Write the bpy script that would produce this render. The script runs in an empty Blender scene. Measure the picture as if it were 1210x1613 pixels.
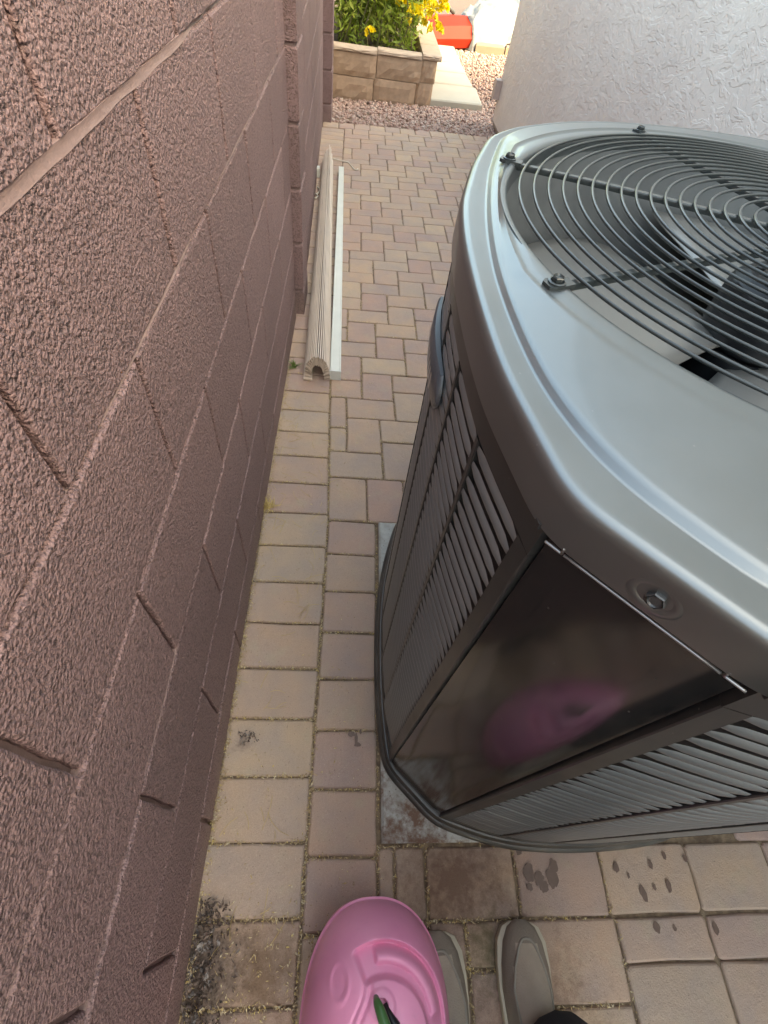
import bpy, math, random
import numpy as np
from mathutils import Matrix, Vector, noise as mnoise
R_ = math.radians
random.seed(7); rng = np.random.default_rng(7)
sc = bpy.context.scene
COL = sc.collection

# ------------------------------------------------------------------ camera, sky, sun, exposure
cam = bpy.data.objects.new('camera', bpy.data.cameras.new('camera')); COL.objects.link(cam)
CAMH = 1.30
F_PX = 753.913
_c = np.array([605, 806.5])
def _ray(p): return np.array([p[0]-_c[0], p[1]-_c[1], F_PX])
_Y = _ray((587, -220.)); _Y /= np.linalg.norm(_Y)
_Z = -_ray((503, 1362.)); _Z /= np.linalg.norm(_Z)
_Z = _Z-_Y*np.dot(_Y, _Z); _Z /= np.linalg.norm(_Z)
_X = np.cross(_Y, _Z)
_M = np.stack([_X, _Y, _Z]) @ np.diag([1, -1, -1])
M4 = Matrix([list(r)+[0] for r in _M.tolist()]+[[0, 0, 0, 1]])
M4.translation = Vector((0, 0, CAMH))
cam.matrix_world = M4
cam.data.sensor_fit = 'HORIZONTAL'; cam.data.sensor_width = 36
cam.data.lens = F_PX/1210*36
cam.data.clip_start = 0.02; cam.data.clip_end = 500
sc.camera = cam

SUN_EL, SUN_AZ = 31.0, 118.0          # degrees; azimuth clockwise from +Y
w = bpy.data.worlds.new('World'); sc.world = w; w.use_nodes = True
nt = w.node_tree; nt.nodes.clear()
out = nt.nodes.new('ShaderNodeOutputWorld'); bg = nt.nodes.new('ShaderNodeBackground')
sky = nt.nodes.new('ShaderNodeTexSky'); sky.sky_type = 'NISHITA'; sky.sun_disc = False
sky.sun_elevation = R_(SUN_EL); sky.sun_rotation = R_(SUN_AZ)
sky.dust_density = 4.0; sky.air_density = 1.0; sky.ozone_density = 0.6
bg.inputs['Strength'].default_value = 0.15
nt.links.new(sky.outputs[0], bg.inputs[0]); nt.links.new(bg.outputs[0], out.inputs[0])
sun = bpy.data.objects.new('sun', bpy.data.lights.new('sun', 'SUN')); COL.objects.link(sun)
sun.data.energy = 0.6; sun.data.angle = R_(11); sun.data.color = (1, .95, .87)
sd = Vector((math.sin(R_(SUN_AZ))*math.cos(R_(SUN_EL)), math.cos(R_(SUN_AZ))*math.cos(R_(SUN_EL)), math.sin(R_(SUN_EL))))
sun.rotation_euler = sd.to_track_quat('Z', 'Y').to_euler()
sun.location = (4, -3, 6)
vs = sc.view_settings
vs.view_transform = 'Standard'; vs.look = 'None'; vs.gamma = 1.0; vs.use_curve_mapping = False
vs.exposure = 3.5
try:
    vs.use_white_balance = True; vs.white_balance_temperature = 9000; vs.white_balance_tint = 1
except Exception: pass

# ------------------------------------------------------------------ mesh helpers
class MB:
    def __init__(s): s.v = []; s.f = []
    def add(s, vs_, fs):
        n = len(s.v); s.v.extend([tuple(map(float, p)) for p in vs_]); s.f.extend([tuple(n+i for i in f) for f in fs]); return n
    def box(s, x0, y0, z0, x1, y1, z1):
        s.add([(x0,y0,z0),(x1,y0,z0),(x1,y1,z0),(x0,y1,z0),(x0,y0,z1),(x1,y0,z1),(x1,y1,z1),(x0,y1,z1)],
              [(0,3,2,1),(4,5,6,7),(0,1,5,4),(1,2,6,5),(2,3,7,6),(3,0,4,7)])
    def rings(s, rs, closed=True, cap0=False, cap1=False):
        """loft: list of rings of equal point count"""
        n = len(rs[0]); base = s.add([p for r in rs for p in r], [])
        for k in range(len(rs)-1):
            for i in range(n if closed else n-1):
                j = (i+1) % n
                s.f.append((base+k*n+i, base+k*n+j, base+(k+1)*n+j, base+(k+1)*n+i))
        if cap0: s.f.append(tuple(base+i for i in reversed(range(n))))
        if cap1: s.f.append(tuple(base+(len(rs)-1)*n+i for i in range(n)))
    def tube(s, pts, r, n=8, cap=True):
        pts = [Vector(p) for p in pts]; rs = []
        rad = r if isinstance(r, (list, tuple)) else [r]*len(pts)
        up = Vector((0, 0, 1))
        for i, p in enumerate(pts):
            t = (pts[min(i+1, len(pts)-1)]-pts[max(i-1, 0)]).normalized()
            a = t.cross(up)
            if a.length < 1e-3: a = t.cross(Vector((1, 0, 0)))
            a.normalize(); b = a.cross(t)
            rs.append([p+rad[i]*(a*math.cos(2*math.pi*k/n)+b*math.sin(2*math.pi*k/n)) for k in range(n)])
        s.rings(rs, True, cap, cap)
    def cyl(s, c, r0, r1, z0, z1, n=24):
        s.rings([[(c[0]+r*math.cos(2*math.pi*k/n), c[1]+r*math.sin(2*math.pi*k/n), z) for k in range(n)] for r, z in ((r0, z0), (r1, z1))], True, True, True)

ORG = {}
def mesh_of(name, mb, mat, org=(0, 0, 0), smooth=False, auto=None):
    me = bpy.data.meshes.new(name)
    v = np.array(mb.v, float)-np.array(org, float)
    me.from_pydata(v.tolist(), [], mb.f); me.update()
    if mat: me.materials.append(mat)
    if smooth: me.polygons.foreach_set('use_smooth', [True]*len(me.polygons))
    if auto is not None:
        me.polygons.foreach_set('use_smooth', [True]*len(me.polygons))
        me.set_sharp_from_angle(angle=R_(auto))
    return me
def tag(o, label=None, cat=None, group=None, kind=None):
    if label: o['label'] = label
    if cat: o['category'] = cat
    if group: o['group'] = group
    if kind: o['kind'] = kind
    return o
def thing(name, label, cat, loc, group=None):
    o = bpy.data.objects.new(name, None); COL.objects.link(o); o.location = loc
    o.empty_display_size = .1
    tag(o, label, cat, group); ORG[o.name] = tuple(loc); return o
def obj(name, mb, mat, parent=None, smooth=False, auto=None, origin=None):
    """mb in world coordinates; child meshes are stored relative to the parent's origin"""
    org = ORG[parent.name] if parent else (origin or (0, 0, 0))
    me = mesh_of(name, mb, mat, org, smooth, auto)
    o = bpy.data.objects.new(name, me); COL.objects.link(o)
    if parent: o.parent = parent
    elif origin: o.location = origin
    ORG[o.name] = org
    return o
def inst(name, me, parent, loc, rot=(0, 0, 0), scale=None):
    """object sharing mesh me; loc in world coordinates"""
    o = bpy.data.objects.new(name, me); COL.objects.link(o); o.parent = parent
    p = ORG[parent.name]; o.location = (loc[0]-p[0], loc[1]-p[1], loc[2]-p[2]); o.rotation_euler = rot
    if scale: o.scale = scale
    ORG[o.name] = tuple(loc)
    return o
def np_mesh(name, verts, faces, mat, smooth=False):
    """faces: (n,k) array"""
    me = bpy.data.meshes.new(name)
    n, k = faces.shape
    me.vertices.add(len(verts)); me.vertices.foreach_set('co', np.asarray(verts, np.float32).ravel())
    me.loops.add(n*k); me.loops.foreach_set('vertex_index', faces.ravel().astype(np.int32))
    me.polygons.add(n); me.polygons.foreach_set('loop_start', np.arange(0, n*k, k, dtype=np.int32))
    me.update(calc_edges=True); me.validate()
    if smooth: me.polygons.foreach_set('use_smooth', [True]*len(me.polygons))
    me.materials.append(mat)
    return me

# ------------------------------------------------------------------ material helpers
class NT:
    def __init__(s, name):
        s.m = bpy.data.materials.new(name); s.m.use_nodes = True; s.t = s.m.node_tree
        s.b = s.t.nodes['Principled BSDF']; s.out = s.t.nodes['Material Output']
    def n(s, typ, **kw):
        x = s.t.nodes.new('ShaderNode'+typ)
        for k, v in kw.items():
            if k in x.inputs: s.set(x.inputs[k], v)
            else: setattr(x, k, v)
        return x
    def set(s, sock, v):
        if isinstance(v, bpy.types.NodeSocket): s.t.links.new(v, sock)
        elif isinstance(v, bpy.types.Node): s.t.links.new(v.outputs[0], sock)
        else: sock.default_value = v
    def pos(s): return s.n('NewGeometry').outputs['Position']
    def objc(s): return s.n('TexCoord').outputs['Object']
    def rnd(s): return s.n('ObjectInfo').outputs['Random']
    def noise(s, vec, scale, detail=4, rough=.55, dist=0):
        x = s.n('TexNoise'); s.set(x.inputs['Vector'], vec); s.set(x.inputs['Scale'], scale)
        s.set(x.inputs['Detail'], detail); s.set(x.inputs['Roughness'], rough); s.set(x.inputs['Distortion'], dist)
        return x.outputs['Fac']
    def vor(s, vec, scale, feature='F1', out='Distance'):
        x = s.n('TexVoronoi', feature=feature); s.set(x.inputs['Vector'], vec); s.set(x.inputs['Scale'], scale)
        return x.outputs[out]
    def ramp(s, fac, stops):
        x = s.n('ValToRGB'); s.set(x.inputs[0], fac); e = x.color_ramp.elements
        while len(e) < len(stops): e.new(.5)
        for i, (p, c) in enumerate(stops):
            e[i].position = p; e[i].color = (*c, 1) if len(c) == 3 else c
        return x.outputs[0]
    def rng(s, v, a, b, c=0., d=1.):
        x = s.n('MapRange'); s.set(x.inputs[0], v)
        for i, q in enumerate((a, b, c, d)): x.inputs[i+1].default_value = q
        return x.outputs[0]
    def math(s, op, a, b=0.):
        x = s.n('Math', operation=op); s.set(x.inputs[0], a); s.set(x.inputs[1], b); return x.outputs[0]
    def mix(s, fac, a, b, blend='MIX'):
        x = s.n('Mix', data_type='RGBA', blend_type=blend)
        s.set(x.inputs['Factor'], fac)
        for k, v in ((6, a), (7, b)):
            if isinstance(v, tuple): v = (*v, 1) if len(v) == 3 else v
            s.set(x.inputs[k], v)
        return x.outputs[2]
    def hsv(s, col, h=.5, sat=1., v=1.):
        x = s.n('HueSaturation'); s.set(x.inputs['Color'], col)
        s.set(x.inputs['Hue'], h); s.set(x.inputs['Saturation'], sat); s.set(x.inputs['Value'], v); return x.outputs[0]
    def near(s, p, x0, y0, r):
        """1 at ground point (x0,y0) falling to 0 at radius r"""
        d = s.n('VectorMath', operation='DISTANCE'); s.set(d.inputs[0], p); d.inputs[1].default_value = (x0, y0, 0)
        return s.rng(d.outputs['Value'], r, 0, 0, 1)
    def bump(s, h, strength=.5, dist=.01, nrm=None):
        x = s.n('Bump'); s.set(x.inputs['Height'], h); x.inputs['Strength'].default_value = strength; x.inputs['Distance'].default_value = dist
        if nrm: s.set(x.inputs['Normal'], nrm)
        return x.outputs[0]
    def fin(s, col=None, rough=.6, nrm=None, metal=0., spec=None, coat=None, coatr=None):
        if col is not None: s.set(s.b.inputs['Base Color'], (*col, 1) if isinstance(col, tuple) and len(col) == 3 else col)
        s.set(s.b.inputs['Roughness'], rough); s.set(s.b.inputs['Metallic'], metal)
        if nrm: s.set(s.b.inputs['Normal'], nrm)
        if spec is not None: s.set(s.b.inputs['Specular IOR Level'], spec)
        if coat is not None: s.set(s.b.inputs['Coat Weight'], coat)
        if coatr is not None: s.set(s.b.inputs['Coat Roughness'], coatr)
        return s.m

def m_simple(name, col, rough=.5, metal=0., nscale=None, namt=.15, bump=0., bscale=200., **kw):
    t = NT(name); c = col
    if nscale:
        f = t.noise(t.objc(), nscale, 5)
        c = t.mix(f, tuple(x*(1-namt) for x in col), tuple(min(1, x*(1+namt)) for x in col))
    nr = t.bump(t.noise(t.objc(), bscale, 3), bump, .002) if bump else None
    return t.fin(c, rough, nr, metal, **kw)

def m_block():
    t = NT('painted_block'); p = t.pos()
    big = t.noise(p, 2.2, 4); mid = t.noise(p, 30, 4)
    c = t.mix(t.rng(big, .3, .7), (.242, .149, .145), (.292, .183, .177))
    c = t.mix(t.rng(mid, .3, .7, 0, .35), c, (.218, .138, .138))
    c = t.hsv(c, v=t.rng(t.rnd(), 0, 1, .90, 1.09))
    sx = t.n('SeparateXYZ'); t.set(sx.inputs[0], p)
    # splash dust at the foot of the wall
    dust = t.math('MULTIPLY', t.rng(sx.outputs[2], .16, 0), t.rng(t.noise(p, 9, 5), .35, .7))
    c = t.mix(t.math('MULTIPLY', dust, .55), c, (.30, .22, .17))
    # rough cast face: sandy lumps with open pores
    n1 = t.noise(p, 185, 2, .5); n2 = t.noise(p, 480, 2, .6); n3 = t.noise(p, 60, 2, .5)
    pit = t.rng(t.noise(p, 260, 1, .5), .45, .38); pit2 = t.rng(t.noise(p, 120, 2, .5), .40, .33)
    g1 = t.vor(p, 210); g2 = t.vor(p, 400)
    lump = t.math('SUBTRACT', t.math('MULTIPLY', n1, .45), t.math('MULTIPLY', g1, .62))
    lump = t.math('SUBTRACT', lump, t.math('MULTIPLY', g2, .30))
    lump = t.math('ADD', lump, t.math('MULTIPLY', n3, .55))
    lump = t.math('SUBTRACT', lump, t.math('ADD', t.math('MULTIPLY', pit, .22), t.math('MULTIPLY', pit2, .35)))
    nr = t.bump(lump, .95, .0048)
    c = t.mix(t.math('MULTIPLY', t.math('MAXIMUM', pit, pit2), .55), c, (.075, .045, .04))  # pores darkened in the colour as well, for the shade inside them
    c = t.mix(t.rng(n2, .58, .72, 0, .5), c, (.33, .235, .215))
    return t.fin(c, t.rng(n1, .3, .7, .75, .6), nr, spec=.4)

def m_mortar():
    t = NT('painted_mortar'); p = t.pos()
    c = t.mix(t.noise(p, 25, 4), (.225, .146, .133), (.29, .195, .178))
    return t.fin(c, .6, t.bump(t.noise(p, 160, 4), .5, .003))

def m_paver():
    t = NT('paver_concrete'); p = t.pos(); r = t.rnd()
    base = t.ramp(r, [(0, (.445, .325, .205)), (.2, (.43, .30, .195)), (.4, (.40, .27, .195)), (.55, (.46, .345, .215)), (.72, (.375, .28, .205)), (.86, (.39, .255, .19)), (1, (.43, .325, .215))])
    base = t.hsv(t.mix(.22, base, (.43, .300, .205)), .488, 1., 1.10)
    off = t.n('VectorMath', operation='ADD'); t.set(off.inputs[0], p)
    cr = t.n('CombineXYZ'); t.set(cr.inputs[0], t.math('MULTIPLY', r, 37.)); t.set(off.inputs[1], cr)
    q = off.outputs[0]
    blot = t.noise(q, 9, 4, .5)
    c = t.mix(t.rng(blot, .35, .68), base, t.hsv(base, .492, .75, .82))
    c = t.mix(t.rng(t.noise(q, 14, 3), .55, .75, 0, .6), c, (.42, .33, .235))
    c = t.mix(t.rng(t.noise(q, 480, 2, .7), .3, .75, 0, .45), c, t.hsv(c, .5, .9, .62))
    # dark aggregate freckles
    c = t.mix(t.rng(t.vor(q, 75), .12, .05, 0, .55), c, (.11, .07, .05))
    c = t.mix(t.rng(t.vor(q, 190), .18, .08, 0, .4), c, (.16, .10, .075))
    c = t.mix(t.rng(t.noise(q, 620, 1, .5), .62, .72, 0, .5), c, (.56, .45, .34))
    # red-brown soil washed over the stones by the pad and the litter corner by the wall, greenish algae
    n = t.noise(p, 22, 6, .65); n3 = t.noise(p, 60, 5, .7)
    def wash(x, y, rad, amt, col, c):
        g = t.math('MULTIPLY', t.near(p, x, y, rad), amt)
        return t.mix(t.rng(t.math('ADD', g, t.math('MULTIPLY', t.math('ADD', n, n3), .5)), .68, 1.05, 0, .85), c, col)
    c = wash(.30, -.03, .22, .62, (.13, .07, .048), c)
    c = wash(.42, -.30, .30, .5, (.12, .068, .05), c)
    c = wash(-.10, -.17, .15, .62, (.16, .095, .055), c)
    c = wash(-.235, -.17, .16, .72, (.035, .024, .018), c)
    c = wash(.37, -.15, .12, .5, (.13, .11, .055), c)
    c = wash(-.20, .24, .045, .36, (.06, .035, .03), c)
    h = t.math('ADD', t.math('MULTIPLY', t.noise(q, 300, 3, .7), .6), t.math('MULTIPLY', t.noise(q, 40, 4), 1.))
    return t.fin(c, .85, t.bump(h, .8, .0028), spec=.3)

def m_sand():
    t = NT('joint_sand'); p = t.pos()
    c = t.mix(t.rng(t.noise(p, 60, 5), .35, .65), (.13, .085, .055), (.27, .19, .12))
    return t.fin(c, .95, t.bump(t.noise(p, 400, 3), .8, .003))

def m_ground():
    t = NT('yard_ground'); p = t.pos()
    v = t.vor(p, 38, out='Color'); d = t.vor(p, 38)
    c = t.mix(t.noise(p, 1.2, 4), (.12, .08, .065), (.16, .11, .09))
    c = t.mix(.5, c, t.mix(.85, v, (.14, .09, .075)))
    c = t.mix(t.rng(d, .3, .6, 0, .7), c, (.09, .06, .05))
    return t.fin(c, .9, t.bump(t.rng(d, .6, 0), .8, .012))

def m_gravel():
    t = NT('gravel_stone'); p = t.pos()
    v = t.n('TexVoronoi'); t.set(v.inputs['Vector'], p); v.inputs['Scale'].default_value = 45
    sx = t.n('SeparateColor'); t.set(sx.inputs[0], v.outputs['Color'])
    c = t.ramp(sx.outputs[0], [(0, (.29, .175, .145)), (.3, (.40, .255, .205)), (.55, (.45, .325, .265)), (.75, (.24, .16, .135)), (.9, (.50, .41, .35)), (1, (.37, .255, .215))])
    c = t.mix(t.rng(t.noise(p, 130, 4), .3, .7, 0, .4), c, (.22, .13, .11))
    return t.fin(c, .85, t.bump(t.noise(p, 200, 3), .4, .002))

def m_stucco():
    t = NT('stucco_paint'); p = t.pos()
    mp = t.n('VectorMath', operation='MULTIPLY'); t.set(mp.inputs[0], p); mp.inputs[1].default_value = (1, .62, 1.1)
    q = mp.outputs[0]
    n = t.noise(q, 15, 3, .5, .9); n2 = t.noise(q, 27, 3, .55, .7); fine = t.noise(p, 300, 2, .6)
    # skip-trowel lace: overlapping flat plates with torn edges
    h = t.math('ADD', t.math('MULTIPLY', t.rng(n, .47, .50), .8), t.math('MULTIPLY', t.rng(n2, .50, .53), .6))
    h = t.math('ADD', h, t.math('MULTIPLY', t.rng(n, .58, .61), .6))
    h = t.math('ADD', h, t.math('MULTIPLY', fine, .3))
    c = t.mix(t.rng(t.noise(p, 3, 4), .3, .7), (.56, .475, .43), (.61, .53, .48))
    return t.fin(c, .7, t.bump(h, .6, .0028))

def m_acpaint(name, col, rough=.34, coat=.25, coatr=.12, metal=.15, ior=None):
    t = NT(name); p = t.objc()
    n = t.noise(p, 9, 5, .6); peel = t.noise(p, 420, 2, .5); wav = t.noise(p, 11, 2)
    c = t.mix(t.rng(n, .35, .7), col, tuple(x*1.1 for x in col))
    sx = t.n('SeparateXYZ'); t.set(sx.inputs[0], t.pos())
    c = t.mix(t.math('MULTIPLY', t.rng(sx.outputs[2], .35, 0), t.rng(n, .3, .65, 0, .35)), c, (.20, .155, .115))
    c = t.mix(t.rng(t.vor(p, 45), .05, .02, 0, .3), c, (.42, .40, .37))
    c = t.mix(t.rng(t.noise(p, 5, 4, .6), .5, .8, 0, .15), c, (.30, .27, .23))
    nr = t.bump(wav, .06, .003)
    if ior: t.b.inputs['IOR'].default_value = ior
    return t.fin(c, t.rng(n, .3, .7, rough*.9, rough*1.15), nr, metal, coat=coat, coatr=coatr)

MAT = dict(
    block=m_block(), mortar=m_mortar(), paver=m_paver(), sand=m_sand(), ground=m_ground(), gravel=m_gravel(), stucco=m_stucco(),
    ac_top=m_acpaint('lid_paint', (.186, .201, .203), .37, .22, .06, .88),
    ac_side=m_acpaint('cabinet_paint', (.026, .027, .027), .38, .15, .1, .1),
    ac_corner=m_acpaint('corner_panel_paint', (.010, .0105, .011), .11, .0, .06, 0, 1.58),
    ac_slat=m_acpaint('louver_paint', (.21, .225, .232), .36, .15, .2, .6),
    wire=m_simple('black_wire_coating', (.028, .034, .034), .32, 0, coat=.3, coatr=.15),
    inner=m_simple('shroud_paint', (.26, .27, .27), .38, .4, nscale=12, namt=.3),
    blade=m_simple('fan_blade_metal', (.33, .315, .29), .36, .6, nscale=8, namt=.12),
    motor=m_simple('motor_black', (.012, .013, .015), .4, 0, nscale=30, namt=.3),
    coil=m_simple('dark_coil', (.03, .03, .032), .6, .4, nscale=60, namt=.5, bump=.5, bscale=90),
    steel=m_simple('zinc_steel', (.085, .085, .085), .4, .5, nscale=60),
    black=m_simple('black_gap', (.01, .01, .01), .8),
    badge=m_simple('badge_plastic', (.09, .10, .115), .35, .2, nscale=20),
    mark=m_simple('badge_marks', (.5, .48, .45), .4),
    pad=None,
)
def m_pad():
    t = NT('pad_concrete'); p = t.pos()
    c = t.mix(t.rng(t.noise(p, 30, 6, .65), .3, .7), (.30, .285, .255), (.46, .45, .42))
    c = t.mix(t.rng(t.math('ADD', t.noise(p, 40, 6, .7), t.math('MULTIPLY', t.near(p, .2, .05, .22), .28)), .62, .82), c, (.17, .10, .07))
    c = t.mix(t.rng(t.vor(p, 70), .14, .06, 0, .7), c, (.12, .09, .07))
    return t.fin(c, .85, t.bump(t.noise(p, 200, 4), .5, .003))
MAT['pad'] = m_pad()
def m_pink():
    t = NT('pink_plastic'); p = t.objc()
    c = t.mix(t.rng(t.noise(p, 12, 5), .35, .7), (.82, .28, .455), (.86, .32, .49))
    c = t.mix(t.rng(t.noise(p, 70, 5, .7), .6, .8, 0, .25), c, (.5, .22, .3))
    return t.fin(c, t.rng(t.noise(p, 25, 4), .3, .7, .36, .5), t.bump(t.noise(p, 500, 2), .08, .001), coat=.1, coatr=.3)
MAT.update(
    pink=m_pink(),
    green=m_simple('green_plastic', (.06, .15, .05), .35, nscale=40, namt=.3),
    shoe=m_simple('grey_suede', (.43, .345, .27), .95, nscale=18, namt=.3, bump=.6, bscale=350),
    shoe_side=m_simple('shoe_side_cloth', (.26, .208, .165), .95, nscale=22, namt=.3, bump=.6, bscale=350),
    shoe_trim=m_simple('shoe_band', (.36, .32, .265), .9, nscale=30, namt=.2, bump=.5, bscale=400),
    sole=m_simple('cream_sole', (.50, .43, .33), .6, nscale=25, namt=.25),
    trouser=m_simple('charcoal_cloth', (.035, .036, .042), .9, nscale=40, namt=.3, bump=.5, bscale=600),
    shirt=m_simple('grey_shirt', (.05, .052, .06), .9, nscale=20, namt=.2),
    skin=m_simple('skin', (.42, .26, .19), .5, nscale=20, namt=.1),
    hair=m_simple('brown_hair', (.04, .025, .018), .6),
    slat=m_simple('beige_vinyl', (.58, .465, .375), .45, nscale=9, namt=.18),
    rail=m_simple('white_enamel', (.60, .585, .515), .35, nscale=10, namt=.12),
    cord=m_simple('cord_beige', (.55, .48, .40), .8),
    pblock=m_simple('planter_stone', (.36, .245, .17), .9, nscale=26, namt=.35, bump=.9, bscale=55),
    pcap=m_simple('planter_cap', (.46, .35, .27), .9, nscale=14, namt=.2, bump=.5, bscale=90),
    soil=m_simple('dark_soil', (.085, .06, .045), .95, nscale=25, namt=.5, bump=.9, bscale=60),
    slab=m_simple('cream_flagstone', (.36, .33, .275), .85, nscale=9, namt=.12, bump=.4, bscale=90),
    edging=m_simple('tan_edging', (.20, .15, .105), .85, nscale=12, namt=.2, bump=.4, bscale=80),
    red=m_simple('red_vinyl', (.24, .016, .008), .6, spec=.15, nscale=6, namt=.1),
    white=m_simple('white_sheeting', (.15, .15, .152), .55, nscale=5, namt=.08, bump=.3, bscale=18),
    dark=m_simple('dark_strap', (.03, .03, .03), .7),
    leaf=None, petal=m_simple('yellow_petal', (.78, .58, .02), .55, nscale=20, namt=.15),
    stem=m_simple('plant_stem', (.14, .13, .06), .8, nscale=20, namt=.2),
    bark=m_simple('bark', (.12, .09, .065), .9, nscale=15, namt=.4, bump=.8, bscale=30),
    fence=m_simple('weathered_board', (.30, .25, .20), .85, nscale=7, namt=.25, bump=.4, bscale=60),
    litter=None, deadleaf=None, stain=None, grass=m_simple('green_blade', (.13, .18, .05), .6, nscale=30, namt=.3),
    straw=m_simple('dry_straw', (.48, .34, .13), .8, nscale=40, namt=.3),
)
def m_vary(name, stops, scale=30, rough=.7, trans=0):
    t = NT(name); p = t.pos()
    v = t.n('TexVoronoi'); t.set(v.inputs['Vector'], p); v.inputs['Scale'].default_value = scale
    s_ = t.n('SeparateColor'); t.set(s_.inputs[0], v.outputs['Color'])
    m = t.fin(t.ramp(s_.outputs[0], stops), rough)
    if trans:
        tr = t.n('BsdfTranslucent'); t.t.links.new(t.b.inputs['Base Color'].links[0].from_socket, tr.inputs[0])
        mx = t.n('MixShader'); mx.inputs[0].default_value = trans
        t.t.links.new(t.b.outputs[0], mx.inputs[1]); t.t.links.new(tr.outputs[0], mx.inputs[2]); t.t.links.new(mx.outputs[0], t.out.inputs[0])
    return m
MAT['leaf'] = m_vary('shrub_leaf', [(0, (.13, .19, .025)), (.35, (.24, .33, .05)), (.7, (.34, .43, .07)), (1, (.45, .49, .12))], 14, .5, .45)
MAT['litter'] = m_vary('dry_flecks', [(0, (.42, .29, .12)), (.25, (.20, .125, .07)), (.45, (.48, .35, .19)), (.65, (.26, .165, .09)), (.85, (.60, .50, .34)), (1, (.55, .38, .08))], 300, .8)
MAT['deadleaf'] = m_vary('dead_leaf', [(0, (.05, .03, .022)), (.35, (.09, .055, .04)), (.6, (.16, .11, .085)), (.85, (.06, .045, .04)), (1, (.34, .29, .26))], 90, .6)
MAT['stain'] = m_simple('wet_spot', (.135, .08, .058), .5, nscale=120, namt=.3)

def sm(a, b, x):
    t = np.clip((x-a)/(b-a), 0, 1); return t*t*(3-2*t)

# ------------------------------------------------------------------ ground
g = MB(); g.add([(-60, -60, -.05), (60, -60, -.05), (60, 60, -.05), (-60, 60, -.05)], [(0, 1, 2, 3)])
tag(obj('ground', g, MAT['ground']), kind='structure')
paving = MB(); paving.add([(-.45, -1.6, -.0075), (1.19, -1.6, -.0075), (1.19, 5.3, -.0075), (-.45, 5.3, -.0075)], [(0, 1, 2, 3)])
paving = tag(obj('pavement', paving, MAT['sand']), kind='structure')

# paving: layout space (u across, v along) -> place
_vs = np.linspace(-2, 8, 4001)
_dy = np.interp(_vs, [-2, 1.1, 1.6, 2.6, 3.5, 8], [1, 1, .86, .77, .68, .66])
_ys = np.concatenate([[0], np.cumsum((_dy[1:]+_dy[:-1])/2*np.diff(_vs))]); _ys -= np.interp(1.1, _vs, _ys)-1.1
def yv(v): return float(np.interp(v, _vs, _ys))
def vy(y): return float(np.interp(y, _ys, _vs))
def place(u, v):
    y = yv(v)
    x = u+float(np.interp(y, [.9, 1.6, 2.5, 4, 5.2], [0, -.03, -.045, -.07, -.088]))
    y += .10*(x+.05)*float(sm(1.2, 4.5, y))
    return x, y
PAVERS = []
def paver_mesh(u0, v0, u1, v1, seed):
    """rounded, slightly uneven stone; returns verts (world xy, z from top = 0) and faces"""
    rr = random.Random(seed)
    gp = .0022
    u0 += gp; v0 += gp; u1 -= gp; v1 -= gp
    if u1-u0 < .012 or v1-v0 < .012: return None
    c = min(.007, (u1-u0)*.2, (v1-v0)*.2)
    pts = []
    for (a, b, sx, sy) in ((u0, v0, 1, 1), (u1, v0, -1, 1), (u1, v1, -1, -1), (u0, v1, 1, -1)):
        q = [(a, b+sy*c), (a+sx*c*.3, b+sy*c*.3), (a+sx*c, b)]
        if sx*sy < 0: q.reverse()
        pts += q
    # one wandering point inside each long edge
    res = []
    for i, p in enumerate(pts):
        res.append(p)
        if i % 3 == 2:
            n = pts[(i+1) % 12]; res.append(((p[0]+n[0])/2, (p[1]+n[1])/2))
    pts = [(a+rr.uniform(-.0019, .0019), b+rr.uniform(-.0019, .0019)) for a, b in res]
    cu, cv = (u0+u1)/2, (v0+v1)/2
    def ring(ins, z):
        o = []
        for a, b in pts:
            a2 = a+(-ins if a > cu else ins)*min(1, abs(a-cu)/max(1e-6, (u1-u0)/2)); b2 = b+(-ins if b > cv else ins)*min(1, abs(b-cv)/max(1e-6, (v1-v0)/2))
            x, y = place(a2, b2); o.append((x, y, z))
        return o
    tz = rr.uniform(-.0012, .0012); ax, ay = rr.uniform(-.008, .008), rr.uniform(-.008, .008)
    mb = MB()
    rs = [ring(0, -.03), ring(0, -.0055), ring(.0016, -.0022), ring(.0045, -.0004), ring(.009, 0)]
    x0, y0 = place(cu, cv)
    rs = [[(x, y, z+tz+ax*(x-x0)+ay*(y-y0)) for x, y, z in r] for r in rs]
    mb.rings(rs, True, False, True)
    return mb, (x0, y0)
cells = []
U0 = -.03
def cell(u0, v0, u1, v1): cells.append((u0, v0, u1, v1))
# soldier column against the wall
v = -1.0
vtop = vy(4.80)
k0 = -10
for k in range(-9, 62):
    a = .0395+.1285*k
    if a+.1285 < vtop+.03: cell(-.245 if a > 0 else -.25, a, U0, a+.1285)
# second column beside the pad
for k in range(-9, 7):
    a = .0120+.1292*k
    cell(U0, a, .128, a+.1292)
# soldier row at the end of the pad
for k in range(9): cell(U0+.131*k, .916, U0+.131*(k+1), 1.105)
# herringbone field
a_ = .0652; uN, vN = U0+a_, vy(2.074)
for i in range(-60, 60):
    for j in range(-40, 40):
        ou, ov = uN+(2*i+3*j)*a_, vN+(-2*i+3*j)*a_
        for (p0, q0, p1, q1) in ((ou, ov-3*a_, ou+2*a_, ov), (ou+2*a_, ov-2*a_, ou+5*a_, ov)):
            p0, p1 = max(p0, U0), min(p1, 1.27); q0, q1 = max(q0, 1.105), min(q1, vtop)
            if p1-p0 > .02 and q1-q0 > .02: cell(p0, q0, p1, q1)
# closing soldier row by the gravel
for k in range(12): cell(-.205+.127*k, vtop, -.205+.127*(k+1), vtop+.2)
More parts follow.
